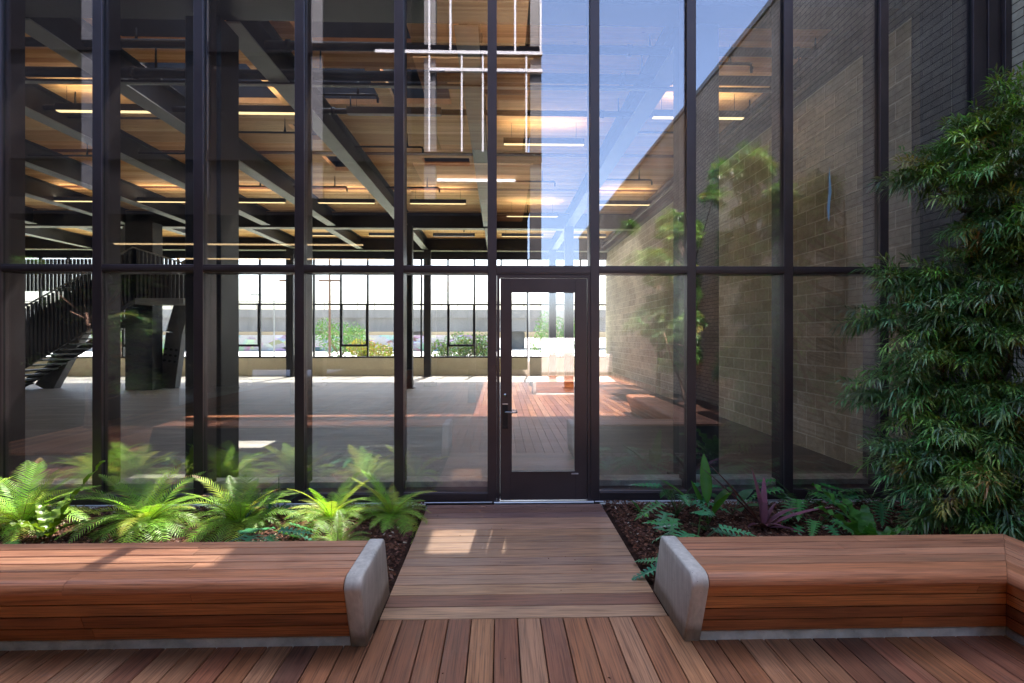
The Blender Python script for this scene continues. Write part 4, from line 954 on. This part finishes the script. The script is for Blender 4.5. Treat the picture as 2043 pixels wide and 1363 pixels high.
for z, xa in ((11.82, -4.4), (11.2, -2.5)):
    m = MB(); m.box(xa, OX1 + .02, OY - .06, OY + .06, z, z + .11); m.build('frame_rail', 'whitepaint', ow)
m = MB(); m.box(-16, -.35, OY + .05, -3.4, 3.95, 4.25); m.build('shade_canopy', 'black', ow)  # canopy added to keep sun off the mirrored deck
for yy in (-6.2, -8.4, -10.6):
    m = MB(); m.box(-9, -3.2, yy - .03, yy + .03, 3.92, 3.948); m.build('light_strip', 'lamp_on', ow)
for xx in (-.75, -5.5, -10.5): m = MB(); m.box(xx - .1, xx + .1, -8.1, -7.9, -.2, 3.95); m.build('shade_canopy_post', 'steel_dark', ow)
m = MB(); m.box(-9.3, -8.9, -8.5, 0, -.2, 5.0); m.build('side_wall', 'black', ow)

# ================================================================== BEYOND THE FAR WINDOWS
m = MB(); m.box(-60, 40, FARY + .5, FARY + 9, -.3, -.02); struct(m.build('verge', 'grassy'))
m = MB(); m.face([(-200, 27, -.29), (200, 27, -.29), (200, 66, -.29), (-200, 66, -.29)]); struct(m.build('road', 'road_pale'))
ov = empty('overpass', (0, 74, 0)); tag(ov, 'long grey concrete overpass crossing behind the far windows', 'overpass')
m = MB(); m.box(-160, 25, -1, 9, 2.5, 5.1); m.box(-160, 25, -1.5, -.8, 4.6, 5.9); m.build('deck', 'overpass', ov)
x = -150
while x < 25:
    m = MB(); m.bbox(x - 1.1, x + 1.1, 2, 5, -.3, 2.5, .2); m.build('pier', 'overpass', ov); x += 17
rl = MB(); rl.tube([(-160, -1.2, 7.1), (25, -1.2, 7.1)], .05, 5); x = -160
while x < 25: rl.tube([(x, -1.2, 5.9), (x, -1.2, 7.1)], .045, 5); x += 2.6
rl.build('railing', 'steel_beam', ov)
# graffiti wall
m_, nt_, out_ = newmat('painted_letters_wall')
vo = N(nt_, 'ShaderNodeTexVoronoi'); L(nt_, coords(nt_, (.5, 1, 1.1)), vo.inputs['Vector']); vo.inputs['Scale'].default_value = 1.3
hs = N(nt_, 'ShaderNodeHueSaturation'); L(nt_, vo.outputs['Color'], hs.inputs['Color']); hs.inputs['Saturation'].default_value = .5; hs.inputs['Value'].default_value = .5
mk = ramp(nt_, noise(nt_, coords(nt_, (.6, 1, 1)), .9, 4), [(.45, (0, 0, 0)), (.52, (1, 1, 1))])
bsdf(nt_, out_, mixc(nt_, 'MIX', mk.outputs[0], (.35, .34, .33), hs.outputs[0]), .8); M['graffiti'] = m_
m = MB(); m.box(-70, 0, 62, 62.4, -.3, 1.9); tag(m.build('graffiti_wall', 'graffiti'), 'low wall covered in colourful spray paint under the overpass', 'wall')
for (u, Y, h, lb) in ((-15.8, 40, 9.2, 'tall grey street lamp beyond the far windows, curved arm'),):
    o = MB(); o.tube([(-18.6, 36, -.3), (-18.6, 36, 4.0), (-18.6, 36, 4.7), (-18.9, 36, 5.05), (-19.9, 36, 5.2)], [.07, .05, .04, .035, .03], 8); o.box(-20.5, -19.9, 35.9, 36.1, 5.14, 5.24); tag(o.build('street_lamp', 'flange'), lb, 'street lamp')
for (x, Y, h, r, lb) in ((-14.4, 37, 9.8, .11, 'thin wooden utility pole rising out of the middle windows'), (-17.7, 37, 10.5, .15, 'thicker pale pole with crossarm beyond the fourth bay')):
    o = MB(); o.tube([(x, Y, -.3), (x, Y, h)], [r, r * .7], 8); o.box(x - .9, x + .9, Y - .06, Y + .06, 6.4, 6.55); tag(o.build('utility_pole', 'bark'), lb, 'pole')
def bush(x, y, r, h, label, col, seed, n=2600):
    rn = random.Random(seed); b = MB(); tr_ = MB(); o = empty('bush', (x, y, -.1)); tag(o, label, 'bush', 'bushes beyond the far windows')
    cl = [(Vector((rn.uniform(-r, r) * .7, rn.uniform(-r, r) * .7, rn.uniform(.25, .85) * h)), rn.uniform(.25, .45) * r) for _ in range(11)]
    for _ in range(n):
        c, q = rn.choice(cl); v = Vector((rn.gauss(0, 1), rn.gauss(0, 1), rn.gauss(0, 1))).normalized() * q * rn.uniform(.6, 1.08); p = c + v; p.z = max(.05, p.z)
        a = Vector((rn.uniform(-1, 1), rn.uniform(-1, 1), rn.uniform(-1, 1))).normalized(); e = a.orthogonal().normalized() * .05; a = a * .08
        b.mesh([p - a, p + e, p + a, p - e], [(0, 1, 2, 3)], tuple(k * rn.uniform(.6, 1.4) for k in col))
    for c, q in cl: tr_.tube([(0, 0, -.1), tuple(c * .5), tuple(c)], [.05, .03, .015], 5)
    tr_.build('stems', 'bark', o); b.build('foliage', 'leaf', o)
bush(-7.9, 26, 1.5, 1.5, 'yellow flowering bush outside the middle windows', (.20, .19, .05), 1)
bush(-2.4, 26, 2.0, 1.9, 'wide rounded green bush outside the windows before the door', (.07, .11, .045), 2, 3600)
bush(-14.5, 40, 2.8, 3.0, 'dark green bush farther off below the overpass', (.07, .15, .04), 3, 3200)
bush(-22.5, 27, 1.2, .8, 'low pale shrub beyond the window by the third mullion', (.12, .2, .06), 4)
bush(4.0, 29, 1.8, 3.4, 'tall green bush outside the window by the block wall', (.08, .16, .05), 5, 3000)
bush(-26, 29, 2.2, 4.2, 'tall dark shrub behind the stair screen', (.05, .12, .03), 6, 3000)
def rock(x, y, s, lb, seed, mat='cream'):
    rn = random.Random(seed); b = MB(); vs = []; n = 9
    for j in range(6):
        ph = math.pi * j / 5
        for i in range(n):
            t = 6.283 * i / n; k = s * rn.uniform(.82, 1.12); vs.append((k * 1.5 * math.sin(ph) * math.cos(t), k * math.sin(ph) * math.sin(t), k * .6 * math.cos(ph) + s * .4))
    b.mesh(vs, [(j * n + i, j * n + (i + 1) % n, (j + 1) * n + (i + 1) % n, (j + 1) * n + i) for j in range(5) for i in range(n)])
    o = b.build('boulder', mat, None, True); o.location = (x, y, -.05); tag(o, lb, 'boulder', 'boulders on the verge')
rock(-12.6, 24.5, .42, 'tan boulder on the verge below the third window bay', 1); rock(-10.3, 25.0, .35, 'tan boulder beside the yellow bush', 2)
rock(-4.9, 24.4, .45, 'tan boulder between the two bushes', 3); rock(.6, 24.6, .4, 'tan boulder seen through the door glass', 4); rock(-19, 24, .5, 'brown boulder near the stair end of the verge', 5, 'seam')
